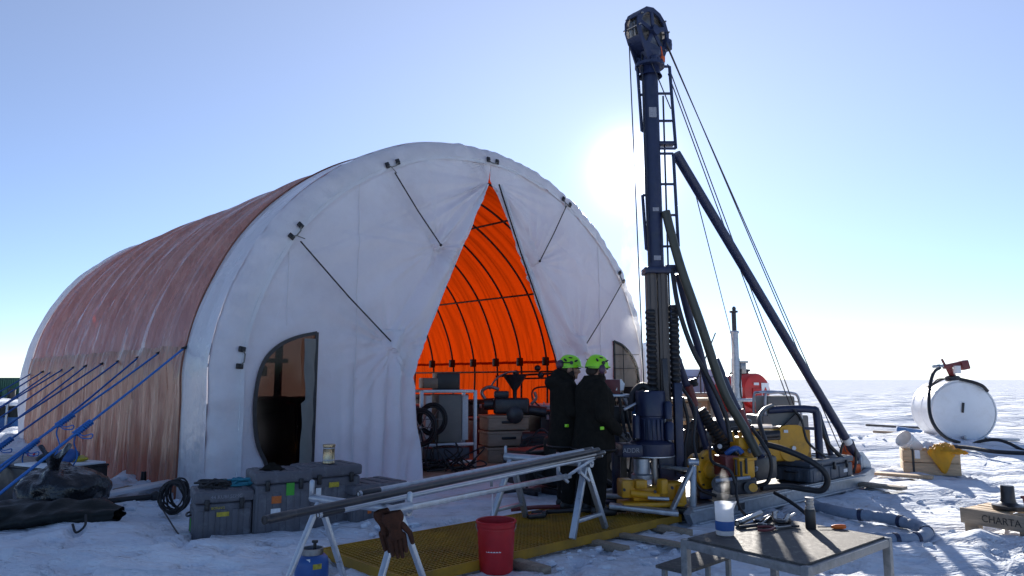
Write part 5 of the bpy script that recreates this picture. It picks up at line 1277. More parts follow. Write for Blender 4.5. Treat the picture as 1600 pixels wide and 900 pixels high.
# behind the left window
c = V(T(1.3,1.6,.03)); t = thing('drill_stand', 'rusty red upright stand seen through the left tent window', 'stand', c)
mb = MB()
for du, s in ((-.45,1.5),(0,1.5),(.45,1.6)): mb.beam(T(.9+du,s,.03), T(.9+du,s,2.25), .10, .10, up=V((1,0,0)), bev=.01)
for z in (1.35,1.95): mb.beam(T(.4,1.45,z), T(1.45,1.5,z), .07, .07, bev=.01)
mb.box(T(.85,1.4,1.78), (.34,.2,.16), (0,0,45), .02); build('frame', mb, M['maroon'], t)
mb = MB(); mb.box(T(.9,1.7,.65), (1.4,.6,1.25), (0,0,45), .06); mb.cyl(T(.6,1.3,1.2), T(1.3,1.3,1.25), .12); build('engine', mb, M['black'], t)
c = V(T(2.3,2.2,.03)); mb = MB(); mb.box(c+V((0,0,.6)), (1.0,.8,1.2), (0,0,45), .05); mb.box(c+V((0,0,1.25)), (.8,.6,.14), (0,0,45), .04); tag(build('dark_crate', mb, M['case_dark'], None), 'large dark crate behind the white panel beside the left tent window', 'crate')

# ------------------------------------------------------------------ beyond the rig
def tank(name, label, fc, axis, r, length, m_, legs=True):
    t = thing(name, label, 'fuel tank', (fc.x, fc.y, 0)); ax = V(axis).normalized()
    mb = MB(); mb.lathe([(0,-.02),(r*.6,-.015),(r*.93,.02),(r,.09),(r,length-.09),(r*.93,length-.02),(0,length)], fc, ax, 48); build('body', mb, M[m_], t)
    return t, ax
# white tank on the right
wf = D(1506,643,18.6); wr = .80; wax = V((.16,.99,0))
t, ax = tank('white_tank', 'big white cylindrical fuel tank on legs with a pump on top', wf, wax, wr, 1.40, 'tank_white')
mb = MB(); mb.lathe([(wr*.985,-.012),(wr+.012,-.012),(wr+.012,.03),(wr*.985,.03)], wf+ax*.05, ax, 56, close=True); build('rim', mb, M['white_paint'], t)
for al in (.62,1.2):
    mb = MB(); mb.lathe([(wr-.004,-.014),(wr+.006,-.008),(wr+.006,.008),(wr-.004,.014)], wf+ax*al, ax, 56, close=True); build('weld_seam', mb, M['white_paint'], t)
mb = MB(); q = wf-ax*.035+V((-.03,0,.10)); mb.box(q, (.055,.03,.26), (0,8,-9), .006); build('gauge', mb, M['black'], t)
sdv = V((ax.y,-ax.x,0))
for s in (-1,1):
    for a in (.3,1.15):
        mb = MB(); p = wf+ax*a+sdv*(s*.42)+V((0,0,-.55)); g = wf+ax*a+sdv*(s*.78); g.z = .05; mb.beam(p, g, .16, .05, bev=.01); build('leg', mb, M['white_paint'], t)
        mb = MB(); mb.beam(p.lerp(g,.62), p.lerp(g,.85), .165, .056, bev=.01); build('blue_stripe', mb, M['blue_cyl'], t)
mb = MB(); q = wf+ax*.12+V((-.48,-.3,-.72)); mb.prism([q, q+V((.32,.1,-.10)), q+V((.30,.1,-.22)), q+V((.02,0,-.14))], (0,.02,0)); build('red_mark', mb, M['red_paint'], t)
mb = MB(); mb.box(wf+ax*.9+V((0,0,-wr-.06)), (1.7,.5,.16), (0,0,-9), .03); build('cradle', mb, M['galv'], t)
mb = MB(); q = wf-ax*.03+V((.28,0,-.45)); mb.box(q, (.22,.012,.14), (0,0,-9)); build('label_plate', mb, M['sticker_white'], t)
mb = MB(); q = wf-ax*.02+V((-.1,0,-.66)); mb.cyl(q, q-ax*.12, .04, n=12); mb.box(q-ax*.14, (.05,.05,.12), None, .01); build('drain_valve', mb, M['galv'], t)
mb = MB(); p = wf+ax*.5+V((0,0,wr)); mb.lathe([(0,0),(.18,0),(.18,.10),(.14,.13),(0,.13)], p, n=18); build('hatch', mb, M['dark_steel'], t)
tp = D(1490,574,18.8); tl = thing('fuel_pump', 'maroon fuel pump with a white filter on top of the white tank', 'pump', p+V((0,0,.13)))
mb = MB(); mb.beam(p+V((.02,0,.1)), tp+V((-.15,0,.05)), .14, .12, bev=.02); mb.box(tp+V((-.02,0,.06)), (.50,.14,.11), (0,-12,0), .02); mb.box(tp+V((.27,0,.06)), (.20,.22,.24), (0,-12,0), .02); mb.beam(tp+V((-.30,0,.22)), tp+V((-.2,0,.0)), .05, .04); build('body', mb, M['maroon'], tl)
mb = MB(); mb.cyl(tp+V((.04,-.08,-.16)), tp+V((.04,-.08,.04)), .085, n=18); build('filter', mb, M['white_plastic'], tl)
mb = MB(); mb.cyl(tp+V((-.55,0,.02)), tp+V((-.25,0,.04)), .04, n=10); mb.cyl(tp+V((-.42,0,.02)), tp+V((-.36,0,.025)), .06, n=10); build('nozzle', mb, M['galv'], tl)
mb = MB(); hp = [D(1468,575,18.6), D(1459,582,18.4), D(1453,605,18.2), D(1452,640,17.9), D(1460,665,17.7), D(1478,684,17.6), D(1500,692,17.5)]; mb.hose(hp, .042, 8); build('hose', mb, M['rubber'], tl)
mb = MB(); hp = [D(1499,592,18.6), D(1520,597,18.5), D(1535,603,18.4), D(1543,611,18.45)]; mb.hose(hp, .042, 8); build('hose', mb, M['rubber'], tl)
mb = MB(); q = random.Random(8)
for i in range(4): mb.hose([p+V((-.2-.1*q.random(),-.1,.05)), p+V((-.4,-.2*q.random(),.12*q.random())), p+V((-.62,-.1,-.05-.1*q.random())), p+V((-.55-.2*q.random(),.1,-.2))], .018, 6)
build('wiring', mb, M['rubber'], tl)
mb = MB(); hp = [D(1515,697,17.6), D(1530,690,17.4), D(1555,687,17.2), D(1575,692,17.0), D(1600,704,16.8), D(1640,715,16.5)]; mb.hose(hp, .038, 8)
tag(build('fuel_hose', mb, M['rubber'], None), 'thick black hose looping on the snow right of the white tank', 'hose')
mb = MB(); mb.hose([G(1455,700)+V((0,0,.06)), G(1510,706)+V((0,0,.10)), G(1560,712)+V((0,0,.08)), G(1640,714)+V((0,0,.06))], .045, 8)
tag(build('ground_hose', mb, M['rubber'], None), 'straight black hose along the snow in front of the white tank', 'hose')
for i, (px, py, l, mm, lb) in enumerate(((1395,672,1.6,'dark_steel','dark bar lying on the snow beyond the white bucket'),(1425,680,.8,'blue_tarp','crumpled blue tarp piece on the snow left of the white tank'),(1570,694,.9,'galv','grey metal scrap on the snow right of the white tank legs'),(1385,682,.7,'wood_grey','thin stick lying on the snow left of the white bucket'))):
    a = G(px,py)+V((0,0,.12)); mb = MB()
    mb.box(a, (l,.22 if i == 1 else .10,.14 if i == 1 else .07), (4,8 if i == 1 else 2,R.uniform(-25,25)), .02)
    tag(build(('metal_bar','tarp_piece','metal_scrap','stick')[i], mb, M[mm], None), lb, ('bar','tarp','scrap metal','stick')[i])
# red tank
rfc = D(1184,611,25.0); t, ax = tank('red_tank', 'red cylindrical fuel tank with a white hazard placard far behind the rig', rfc, (-.42,.91,0), .62, 1.6, 'red_paint')
for a in (.25,1.3):
    mb = MB(); mb.box(rfc+ax*a+V((0,0,-.62)), (.9,.12,.4), (0,0,24.8), .03); build('saddle', mb, M['red_paint'], t)
mb = MB(); mb.box(V((rfc.x-.5, rfc.y+.5, rfc.z*.5-.38)), (2.2,1.4,max(.2, rfc.z-.75)), (0,0,24.8), .03); build('sled', mb, M['wood_grey'], t)
mb = MB(); p = rfc+ax*.6+V((0,0,.60)); mb.lathe([(0,0),(.13,0),(.13,.08),(.20,.10),(.20,.16),(.08,.18),(0,.22)], p, n=14); build('cap', mb, M['dark_steel'], t)
sv = V((-ax.y, ax.x, 0))*-1
pc = rfc-ax*.05+sv*.30+V((0,0,-.12)); mb = MB(); mb.box(pc, (.34,.02,.80), (0,0,24.8)); pl = build('placard', mb, M['white_paint'], t)
mb = MB(); q = pc-ax*.012; u_ = sv; mb.prism([q+V((0,0,.26)), q+u_*.15, q-V((0,0,.26)), q-u_*.15], -ax*.008); build('hazard_diamond', mb, M['red_paint'], pl)
mb = MB(); q = pc-ax*.022+V((0,0,.04)); mb.prism([q+V((0,0,.10)), q+u_*.05, q-V((0,0,.06)), q-u_*.05], -ax*.004); mb.box(pc-ax*.022+V((0,0,-.13)), (.08,.006,.05), (0,0,24.8)); build('flame_mark', mb, M['sticker_white'], pl)
mb = MB(); mb.box(rfc-ax*.05-sv*.1+V((0,0,.25)), (.22,.02,.09), (0,0,24.8)); build('plate', mb, M['sticker_white'], t)
mb = MB(); mb.box(rfc-ax*.04-sv*.02+V((0,0,-.2)), (.5,.03,.6), (0,0,24.8), .02); build('door_panel', mb, M['red_paint'], t)
# exhaust column
eb = D(1150,668,17); eb.z = .1; t = thing('exhaust_column', 'slim grey metal column with a dark pipe top standing before the red tank', 'column', eb)
P_ = lambda py, px=None: V((D(px or (1146+(py-480)*.04), py, 17).x, 17, D(1148, py, 17).z))
mb = MB(); mb.cyl(eb, P_(605), .13, n=16); mb.cyl(P_(605), P_(560), .12, .10, n=16); mb.cyl(P_(560), P_(520), .085, n=16); mb.lathe([(.10,0),(.11,.02),(.10,.06)], P_(521), n=16); build('shaft', mb, M['galv'], t)
mb = MB(); mb.cyl(P_(520), P_(487), .055, n=14); build('pipe', mb, M['dark_steel'], t)
mb = MB(); mb.lathe([(.055,0),(.10,.01),(.10,.05),(.055,.06)], P_(489), n=14); mb.sphere(P_(484)+V((.01,0,.02)), .055, 10, (.9,.7,1.2)); build('cap', mb, M['dark_steel'], t)
mb = MB(); p = P_(575)+V((.16,0,0)); mb.box(p, (.14,.14,.26), None, .02); mb.box(p+V((.02,0,.14)), (.2,.16,.05), None, .01); build('lamp_box', mb, M['steel'], t)
mb = MB(); p = P_(590); mb.hose([p+V((-.12,0,.12)), p+V((-.2,-.05,-.05)), p+V((-.12,-.05,-.35))], .018, 6); mb.hose([p+V((.1,-.08,.2)), p+V((.05,-.12,-.3)), p+V((.14,-.1,-.8))], .018, 6); build('cable', mb, M['rubber'], t)
# pale blue covered module
bc = D(1100,612,28); t = thing('covered_module', 'pale blue tarp covered module on a timber deck far behind the rig', 'module', (bc.x, 28, 0))
fm = WM[t.name]; mb = MB(fm); mb.prism([(-1.3,0,1.15),(1.1,0,1.15),(.75,0,2.05),(-.95,0,2.05)], (0,1.6,0)); build('cover', mb, M['pale_blue_tarp'], t)
mb = MB(fm); mb.box((-.3,-.1,1.05), (3.6,2.2,.12), None, .02); mb.box((-.3,.2,.5), (3.2,1.8,1.0), None, .03); build('deck', mb, M['wood'], t)
mb = MB(fm); mb.tube(smooth_path([(-.15,-.12,1.1),(-.15,-.12,1.9),(-.05,-.12,2.1),(.1,-.12,2.1)], 4), .025, 6); mb.tube([(.0,-.12,1.1),(.0,-.12,2.05)], .02, 6); mb.tube([(-1,-.1,1.75),(1,-.1,1.75)], .012, 5); build('pipework', mb, M['dark_steel'], t)
sh = D(1066,600,27); t = thing('white_shelter', 'tall pale shelter end showing between the mast and its braces', 'shelter', (sh.x-.3, 27.5, 0))
fm = WM[t.name]; mb = MB(fm); mb.prism([(-.9,0,0),(.55,0,0),(.45,0,2.4),(.15,0,3.0),(-.9,0,3.1)], (0,2.4,0)); build('wall', mb, M['pale_blue_tarp'], t)
mb = MB(fm); mb.box((-.2,-.01,1.1), (.8,.02,.05)); build('rail', mb, M['tarp_dark'], t)
# timber stacks and pallets
def pallet(loc, deg, label, n_=1, mm='wood'):
    for i in range(n_):
        q = V(loc)+V((0,0,.145*i)); t = thing('pallet', label[i] if isinstance(label, list) else label, 'pallet', q, deg, 'pallets behind the rig'); fm = WM[t.name]
        mb = MB(fm)
        for k in range(7): mb.box((-.54+k*.18, .4, .13), (.12,.82,.022), None, .003)
        rp_ = build('deck', mb, M[mm], t, normals=False)
        for y in (.04,.4,.76):
            mb = MB(fm); mb.box((0,y,.072), (1.2,.09,.09), None, .004); build('bearer', mb, M[mm], t)
        for k in range(3):
            pass
pallet((2.85,13.6,0), 38, [f'{w_} pallet of the pale stack right behind the mast braces' for w_ in ('lowest','second','third','fourth','fifth','topmost')], 6)
pallet((4.6,14.9,0), 25, [f'{w_} pallet of the stack behind the yellow engine' for w_ in ('lowest','second','third','topmost')], 4, 'wood_grey')
c = V((3.5,15.2,0)); t = thing('timber_rack', 'weathered timber rack loaded with boxes beyond the pale pallet stack', 'rack', c, 30); fm = WM[t.name]
mb = MB(fm)
for x in (-1.0,0,1.0):
    for y in (0,.8): mb.box((x,y,.62), (.09,.09,1.24), None, .008)
build('post', mb, M['wood_grey'], t) if False else mb.bm.free()
for x in (-1.0,0,1.0):
    for y in (0,.8):
        mb = MB(fm); mb.box((x,y,.62), (.09,.09,1.24), None, .008); build('post', mb, M['wood_grey'], t)
for z in (.35,.80,1.22):
    mb = MB(fm); mb.box((0,.4,z), (2.3,1.0,.05), None, .006); build('shelf', mb, M['wood'], t)
for i, (x, z, w_, h_, mm, lb) in enumerate(((-.7,.375,.6,.36,'case_dark','dark box on the lowest shelf of the timber rack'),(.1,.375,.55,.3,'tarp_dark','dark green box in the middle of the lowest rack shelf'),(-.4,.825,.7,.3,'blue_tarp','blue box on the middle shelf of the timber rack'),(.55,.825,.5,.32,'ply','brown box on the middle shelf of the timber rack'),(-.6,1.245,.55,.25,'black','black box on the top shelf of the timber rack'))):
    mb = MB(fm); mb.box((x,.38,z+h_/2), (w_,.6,h_), None, .03); mb.box((x,.38,z+h_-.02), (w_+.03,.63,.04), None, .01); tag(build('stored_box', mb, M[mm], None), lb, 'box', 'boxes on the timber rack')
c = D(1172,650,16.5); t = thing('pipe_stand', 'light grey square pipe stand in front of the red tank', 'stand', (c.x,c.y,0))
mb = MB(); z = D(1172,625,16.5).z
for dx in (-.30,.42): mb.beam(V((c.x+dx,c.y,0)), V((c.x+dx,c.y,z)), .07, .07, up=V((1,0,0)), bev=.01)
mb.beam(V((c.x-.33,c.y,z)), V((c.x+.455,c.y,z)), .075, .075, bev=.01); build('frame', mb, M['galv'], t)
mb = MB(); mb.box(V((c.x,c.y,.5)), (.7,.05,.05)); build('rail', mb, M['galv'], t)
# caged cooler unit behind the engine
cy = 13.2; c = D(1222,640,cy); t = thing('caged_generator', 'brown grey generator in a round tube cage behind the yellow engine', 'generator', (c.x,cy,0))
zt = D(1222,614,cy).z; zb = D(1222,648,cy).z
mb = MB(); mb.box(V((c.x-.02,cy+.3,(zt+zb)/2-.02)), (.56,.5,(zt-zb)*.82), (0,0,8), .04); mb.box(V((c.x,cy+.3,zb*.5)), (.9,.7,zb-.02), (0,0,8), .03); build('body', mb, M['grey_panel'], t)
mb = MB()
for y in (0,.62):
    mb.tube(smooth_path([V((c.x-.32,cy+y,zb-.3)), V((c.x-.30,cy+y,zt-.08)), V((c.x-.2,cy+y,zt)), V((c.x+.18,cy+y,zt)), V((c.x+.32,cy+y,zt-.12)), V((c.x+.36,cy+y,zb-.3))], 5), .025, 8)
for dx, dz in ((-.2,0),(0,0),(.18,0),(.33,-.16)): mb.tube([V((c.x+dx,cy,zt+dz)), V((c.x+dx,cy+.62,zt+dz))], .018, 6)
build('cage', mb, M['galv'], t)
mb = MB(); mb.box(D(1224,650,cy-.15), (.12,.1,.16), None, .02); build('lever', mb, M['sticker_white'], t)

# ------------------------------------------------------------------ right hand side, on the snow
cl, cr = G(1414,742), G(1498,746); dg = math.degrees(math.atan2(cr.y-cl.y, cr.x-cl.x)); 
t = thing('wooden_crate', 'low pine crate holding a white bucket and yellow cloth before the white tank', 'crate', cl, dg); fm = WM[t.name]
CW, CD, CH = .84, .62, .42
for k in range(2):
    z = .02+k*.205
    mb = MB(fm); mb.box((CW/2,0,z+.10), (CW,.024,.195), None, .004); build('side_board', mb, M['wood'], t)
    mb = MB(fm); mb.box((.0,CD/2,z+.10), (.024,CD-.03,.195), None, .004); build('end_board', mb, M['wood'], t)
    mb = MB(fm); mb.box((CW,CD/2,z+.10), (.024,CD-.03,.195), None, .004); build('end_board', mb, M['wood'], t)
    mb = MB(fm); mb.box((CW/2,CD,z+.10), (CW,.024,.195), None, .004); build('side_board', mb, M['wood'], t)
mb = MB(fm); mb.box((CW/2,CD/2,.05), (CW-.03,CD-.03,.03)).box((CW/2,CD/2,.33), (CW-.03,CD-.03,.02)); build('floor', mb, M['wood_grey'], t)
mb = MB(fm); mb.box((.14,-.016,.21), (.035,.006,.43)); mb.box((.14,CD/2,.43), (.035,CD+.03,.006)); build('strap', mb, M['black'], t)
mb = MB(fm); mb.box((.21,-.015,.36), (.08,.005,.14)); build('paper_label', mb, M['sticker_white'], t)
bq = fm @ V((.14,.22,.52)); bax = (fm.to_3x3() @ V((-.62,-.55,.52))).normalized()
t = thing('white_bucket', 'white plastic bucket lying tilted on the corner of the pine crate', 'bucket', bq)
mb = MB(); mb.lathe([(0,-.16),(.115,-.16),(.12,-.15),(.145,.16),(.147,.17)], bq, bax, 36).lathe([(.143,.17),(.14,.15),(.113,-.14),(0,-.14)], bq, bax, 36); build('shell', mb, M['white_plastic'], t)
mb = MB(); mb.lathe([(.144,.165),(.156,.166),(.158,.18),(.148,.184)], bq, bax, 36, close=True); mb.lathe([(.14,.10),(.15,.10),(.15,.112),(.141,.112)], bq, bax, 36, close=True); build('rim', mb, M['white_plastic'], t)
mb = MB(fm)
def clothf(a, q):
    # a along the crate, q from behind the edge, over it and down the front
    x = .38+.50*a + .05*math.sin(q*6+a*4)
    l = q*1.0
    hang = .06+.34*math.exp(-((a-.22)/.16)**2)
    if q < .5: y = .36-.76*q; z = .45+.10*math.sin(a*PI)*(1-q)+.04*noise.noise(V((a*6, q*6, 1)))
    else:
        k = (q-.5)*2; y = -.03-.05*math.sin(k*3)-.02*noise.noise(V((a*9, q*5, 3))); z = .45-hang*k; x += .10*k*(a-.25)+(.08*k if a < .5 else 0)
    return V((x, y, z+.02*noise.noise(V((a*11, q*9, 7)))))
mb.grid(clothf, 40, 40); tag(build('yellow_cloth', mb, M['yellow_cloth'], None, 60, thick=.006), 'crumpled yellow cloth draped over the front of the pine crate', 'cloth')
mb = MB(fm); mb.grid(lambda a, q: V((.25+.3*a, .55-.3*q, .46+.10*math.sin(a*PI)*math.sin(q*PI)+.05*noise.noise(V((a*7, q*7, 4))))), 24, 24); tag(build('plastic_sheet', mb, M['foam'], None, 60, thick=.004), 'crumpled white plastic sheet on the pine crate behind the yellow cloth', 'plastic sheet')
for i, (pa, pb, lb) in enumerate((((1368,745),(1458,752),'long plank on the snow between the sled tip and the pine crate'),((1344,762),(1414,770),'shorter plank on the snow just right of the sled runner'))):
    a, b = G(*pa)+V((0,0,.06)), G(*pb)+V((0,0,.06)); mb = MB(); mb.beam(a, b, .22, .045, bev=.006); tag(build('plank', mb, M['wood' if i == 0 else 'wood_grey'], None), lb, 'plank')
mb = MB(); a, b = G(955,838)+V((0,0,.035)), G(1068,858)+V((0,0,.035)); mb.beam(a, b, .09, .04, bev=.006); tag(build('plank', mb, M['wood_grey'], None), 'dark narrow plank half sunk in the snow left of the tool table', 'plank')
# pallet crate with stencilled lettering
ca, cb = G(1504,830), G(1600,847); dg = math.degrees(math.atan2(cb.y-ca.y, cb.x-ca.x))
t = thing('stencilled_crate', 'weathered wooden crate base with black stencilled lettering at the right edge', 'crate', ca, dg); fm = WM[t.name]
mb = MB(fm); mb.box((.62,0,.175), (1.25,.03,.16), None, .005); build('front_board', mb, M['wood_grey'], t)
for y in (.02,.52):
    for x in (.08,.62,1.15):
        mb = MB(fm); mb.box((x,y+.06,.075), (.14,.10,.15), None, .006); build('block', mb, M['wood_grey'], t)
mb = MB(fm)
for k, (x0, x1, y) in enumerate(((.03,.46,.08),(.03,.42,.2),(.50,.72,.1),(.0,1.25,.36),(.0,1.25,.52),(.78,1.25,.18))): mb.box(((x0+x1)/2,y,.245+.003*(k%3)), (x1-x0,.115,.022), (0,0,R.uniform(-4,4)), .003)
build('slats', mb, M['wood'], t, normals=False)
text('lettering', 'CHARTA  D', .105, fm @ Matrix.Translation((.47,-.018,.172)) @ Matrix.Rotation(rad(90), 4, 'X') @ Matrix.Scale(.92, 4, (1,0,0)), M['ink'], t, .0015)
q = fm @ V((.36,.26,.265)); t = thing('steel_flange', 'black steel pipe stub on a wide round flange on the stencilled crate', 'flange', q)
mb = MB(); mb.lathe([(0,0),(.15,.0),(.155,.012),(.155,.045),(.10,.055),(.075,.075),(.066,.12),(.064,.24),(.06,.25),(0,.25)], q, n=36); build('body', mb, M['dark_steel'], t)
q = fm @ V((.78,.33,.265)); mb = MB(); mb.lathe([(.075,0),(.075,.24),(.066,.24),(.066,.02),(0,.02)], q, n=28); tag(build('metal_sleeve', mb, M['galv'], None), 'grey metal sleeve standing on the stencilled crate at the right edge', 'sleeve')
q = fm @ V((.92,.36,.265)); mb = MB(); mb.lathe([(0,0),(.06,0),(.06,.30),(.05,.31),(0,.31)], q, n=20); tag(build('black_pipe_stub', mb, M['black'], None), 'tall black pipe stub at the right edge behind the grey sleeve', 'pipe')
q = fm @ V((.60,.12,.275)); t = thing('pipe_tongs', 'small maroon and white clamp standing on the front of the stencilled crate', 'clamp', q)
mb = MB(); mb.beam(q, q+V((-.02,0,.15)), .03, .02, bev=.004); mb.box(q+V((0,0,.16)), (.10,.03,.03), None, .006); build('body', mb, M['maroon'], t)
mb = MB(); mb.beam(q+V((.05,0,0)), q+V((.04,0,.15)), .028, .02, bev=.004); build('jaw', mb, M['galv'], t)
mb = MB(); a = fm @ V((.58,.42,.275)); mb.beam(a, fm @ V((1.2,.48,.275)), .10, .03, bev=.006); tag(build('blue_strip', mb, M['blue_tarp'], None), 'dark blue strip lying at the back of the stencilled crate', 'strip')
# flat grey hose bend
mb = MB()
pts = smooth_path([G(1268,797)+V((0,0,.07)), G(1320,812)+V((0,0,.08)), G(1370,820)+V((0,0,.09)), G(1415,828)+V((0,0,.08)), G(1446,838)+V((0,0,.07)), G(1442,851)+V((0,0,.07)), G(1400,855)+V((0,0,.07)), G(1350,853)+V((0,0,.07))], 12)
mb.tube(pts, [.062*(1+.10*math.sin(i*1.3)*.5+.10*noise.noise(V((i*.4, 0, 0)))) for i in range(len(pts))], 14)
t = thing('wrapped_hose', 'fat grey blue wrapped hose bending back on the snow behind the table', 'hose', pts[40])
build('cover', mb, M['hose_cover'], t)
for i in (18, 34, 52, 64, 72):
    d = (pts[i+1]-pts[i-1]).normalized(); mb = MB(); mb.cyl(pts[i]-d*.02, pts[i]+d*.02, .071, n=16); build('tape_band', mb, M['blue'], t)
# tool table
tz = .6; tN, tL, tR = G(1259.5,883,tz), G(1071,841,tz), G(1385.5,838.5,tz); e1 = (tR-tN); e2 = (tL-tN); tB = tN+e1+e2
t = thing('work_table', 'low aluminium framed work table with a scuffed dark top covered in tools', 'table', ((tN+tB)/2).xy.to_3d())
d1, d2 = e1.normalized(), e2.normalized()
mb = MB(); mb.prism([tN+d1*.01+d2*.01+V((0,0,-.012)), tR-d1*.01+d2*.01+V((0,0,-.012)), tB-d1*.01-d2*.01+V((0,0,-.012)), tL+d1*.01-d2*.01+V((0,0,-.012))], (0,0,.014)); build('top', mb, M['tabletop'], t)
for a, b in ((tN,tR),(tR,tB),(tB,tL),(tL,tN)):
    d = (b-a).normalized(); mb = MB(); mb.beam(a+d*.022+V((0,0,-.037)), b-d*.022+V((0,0,-.037)), .045, .05, bev=.005); build('rail', mb, M['worn_grey'], t)
for p in (tN, tR, tB, tL):
    mb = MB(); mb.box(p+V((0,0,-.30)), (.05,.05,.59), (0,0,math.degrees(math.atan2(d1.y,d1.x))), .005); lg = build('leg', mb, M['worn_grey'], t)
    mb = MB(); mb.box(p+V((0,0,-.592)), (.06,.06,.02), (0,0,math.degrees(math.atan2(d1.y,d1.x))), .004); build('foot', mb, M['black'], lg)
TP = lambda px, py, dz=0: G(px, py, tz+.003)+V((0,0,dz))
# jug with hot water
j = TP(1133,836); t = thing('plastic_jug', 'steaming clear plastic jug with a blue band on the table corner', 'jug', j)
mb = MB(); mb.lathe([(.0,.004),(.058,.004),(.060,.012),(.062,.20),(.064,.215)], j, n=36).lathe([(.061,.215),(.059,.20),(.056,.016),(0,.010)], j, n=36)
jm = mat('jug_plastic', (.80,.82,.84), .25, var=.04, trans=.6, tcol=(.9,.92,.95)); M['jug'] = jm; build('body', mb, jm, t)
mb = MB(); mb.lathe([(.0600,.035),(.0630,.037),(.0640,.095),(.0610,.097)], j, n=36); build('blue_band', mb, M['blue_cyl'], t)
mb = MB(); mb.prism([j+V((.060,-.015,.17)), j+V((.060,.015,.17)), j+V((.062,.02,.216)), j+V((.088,.0,.222)), j+V((.062,-.02,.216))], V((-.004,0,0))); build('spout', mb, jm, t)
b = TP(1267,826); t = thing('drinks_flask', 'black flask with a bare metal neck standing on the tool table', 'flask', b)
mb = MB(); mb.lathe([(0,0),(.034,0),(.036,.006),(.036,.125),(.033,.135),(0,.135)], b, n=28); build('body', mb, M['black'], t)
mb = MB(); mb.lathe([(0,.135),(.031,.135),(.031,.15),(.027,.155),(.027,.17),(.030,.172),(.030,.186),(.026,.19),(.026,.20),(.030,.203),(.030,.215),(0,.218)], b, n=28); build('cap', mb, M['steel'], t)
s0, s1, s2 = TP(1278,826,.012), TP(1299,826,.012), TP(1321,826,.014); t = thing('screwdriver', 'orange handled screwdriver lying right of the flask', 'screwdriver', s0)
mb = MB(); mb.cyl(s0, s1, .0045, n=8); build('shaft', mb, M['steel'], t)
d = (s2-s1).normalized(); l = (s2-s1).length; mb = MB(); mb.lathe([(0,0),(.009,0),(.012,.012),(.016,.03),(.017,l*.7),(.014,l),(0,l+.004)], s1, d, 12); build('handle', mb, M['orange_plastic'], t)
def bartool(p0, p1, r, mm, nm_, lb, cat, head=None):
    t = thing(nm_, lb, cat, p0); mb = MB(); mb.cyl(p0, p1, r, n=12); build('shaft', mb, M[mm], t)
    d = (p1-p0).normalized()
    if head == 'wrench':
        mb = MB(); sd = V((-d.y, d.x, 0)); mb.box(p1+d*.01, (.03,.06,.022), (0,0,math.degrees(math.atan2(d.y,d.x))), .006); mb.beam(p1+sd*.022, p1+sd*.022+d*.05, .016, .02, bev=.004); mb.beam(p1-sd*.022, p1-sd*.022+d*.04, .016, .02, bev=.004); build('jaw', mb, M['dark_steel'], t)
    if head == 'ring':
        mb = MB(); mb.lathe([(.014,-.008),(.026,-.008),(.026,.008),(.014,.008)], p1+d*.02, (0,0,1), 16, close=True); build('ring', mb, M['steel'], t)
    if head == 'bore':
        mb = MB(); mb.lathe([(r*.7,-.002),(r*1.15,-.002),(r*1.15,.05),(r,.05)], p0, d, 14); build('collar', mb, M['dark_steel'], t)
bartool(TP(1152,823,.022), TP(1189,806,.022), .020, 'steel', 'pipe_piece', 'shiny steel pipe piece lying behind the plastic jug', 'pipe', 'bore')
bartool(TP(1155,827,.014), TP(1182,824,.014), .012, 'dark_steel', 'hammer_shaft', 'short dark steel bar lying just right of the jug', 'bar')
bartool(TP(1208,806,.014), TP(1186,817,.016), .011, 'dark_steel', 'pipe_wrench', 'dark pipe wrench with its jaw towards the jug', 'wrench', 'wrench')
bartool(TP(1214,802,.014), TP(1190,823,.016), .010, 'dark_steel', 'wrench', 'black wrench lying between the pipe wrench and pliers', 'wrench', 'wrench')
bartool(TP(1249,825,.012), TP(1197,823,.012), .008, 'dark_steel', 'spanner', 'long dark ring spanner pointing at the flask', 'spanner', 'ring')
bartool(TP(1242,805,.012), TP(1222,817,.012), .009, 'steel', 'chisel', 'short bright chisel lying near the back of the table', 'chisel', 'wrench')
p = TP(1188,830,.012); t = thing('pliers', 'long pliers with maroon grips open towards the camera', 'pliers', p)
for s in (-1,1):
    mb = MB(); q = TP(1212,828,.014); mb.hose([TP(1184,829+s*2.5,.014), TP(1198,829+s*3.0,.014), q], .009, 8); build('handle', mb, M['maroon'], t)
mb = MB(); mb.beam(TP(1211,828,.014), TP(1236,825,.012), .014, .012, bev=.003); mb.cyl(TP(1213,828,.004), TP(1213,828,.026), .014); build('jaws', mb, M['steel'], t)
t = thing('clamp_tool', 'round black clamp lying at the middle of the table near the flask', 'clamp', TP(1220,818))
mb = MB(); mb.hose([TP(1210,808,.03), TP(1212,820,.03), TP(1226,822,.03), TP(1232,812,.03)], .017, 10); build('arc', mb, M['dark_steel'], t)
mb = MB(); mb.box(TP(1230,818,.02), (.05,.04,.04), (0,0,30), .008); build('lock', mb, M['black'], t)
# low bench left of the table
bz_ = .30; bN, bL, bR = G(1072,893,bz_), G(1037,884,bz_), G(1150,866,bz_)
d1 = (bR-bN).normalized(); d2 = V((-d1.y, d1.x, 0)); t = thing('low_bench', 'low dark bench on grey legs partly hidden behind the table leg', 'bench', bN.xy.to_3d())
w_ = .26; l_ = .72; fmB = Matrix.Translation(bN) @ Matrix.Rotation(math.atan2(d1.y,d1.x), 4, 'Z'); mb = MB(fmB); mb.box((l_/2,w_/2,-.012), (l_,w_,.024), None, .005); build('seat', mb, M['tabletop'], t)
for x in (.06,l_-.06):
    for y in (.04,w_-.04):
        mb = MB(fmB); mb.box((x,y,-.162), (.035,.035,.276), None, .004); build('leg', mb, M['worn_grey'], t)
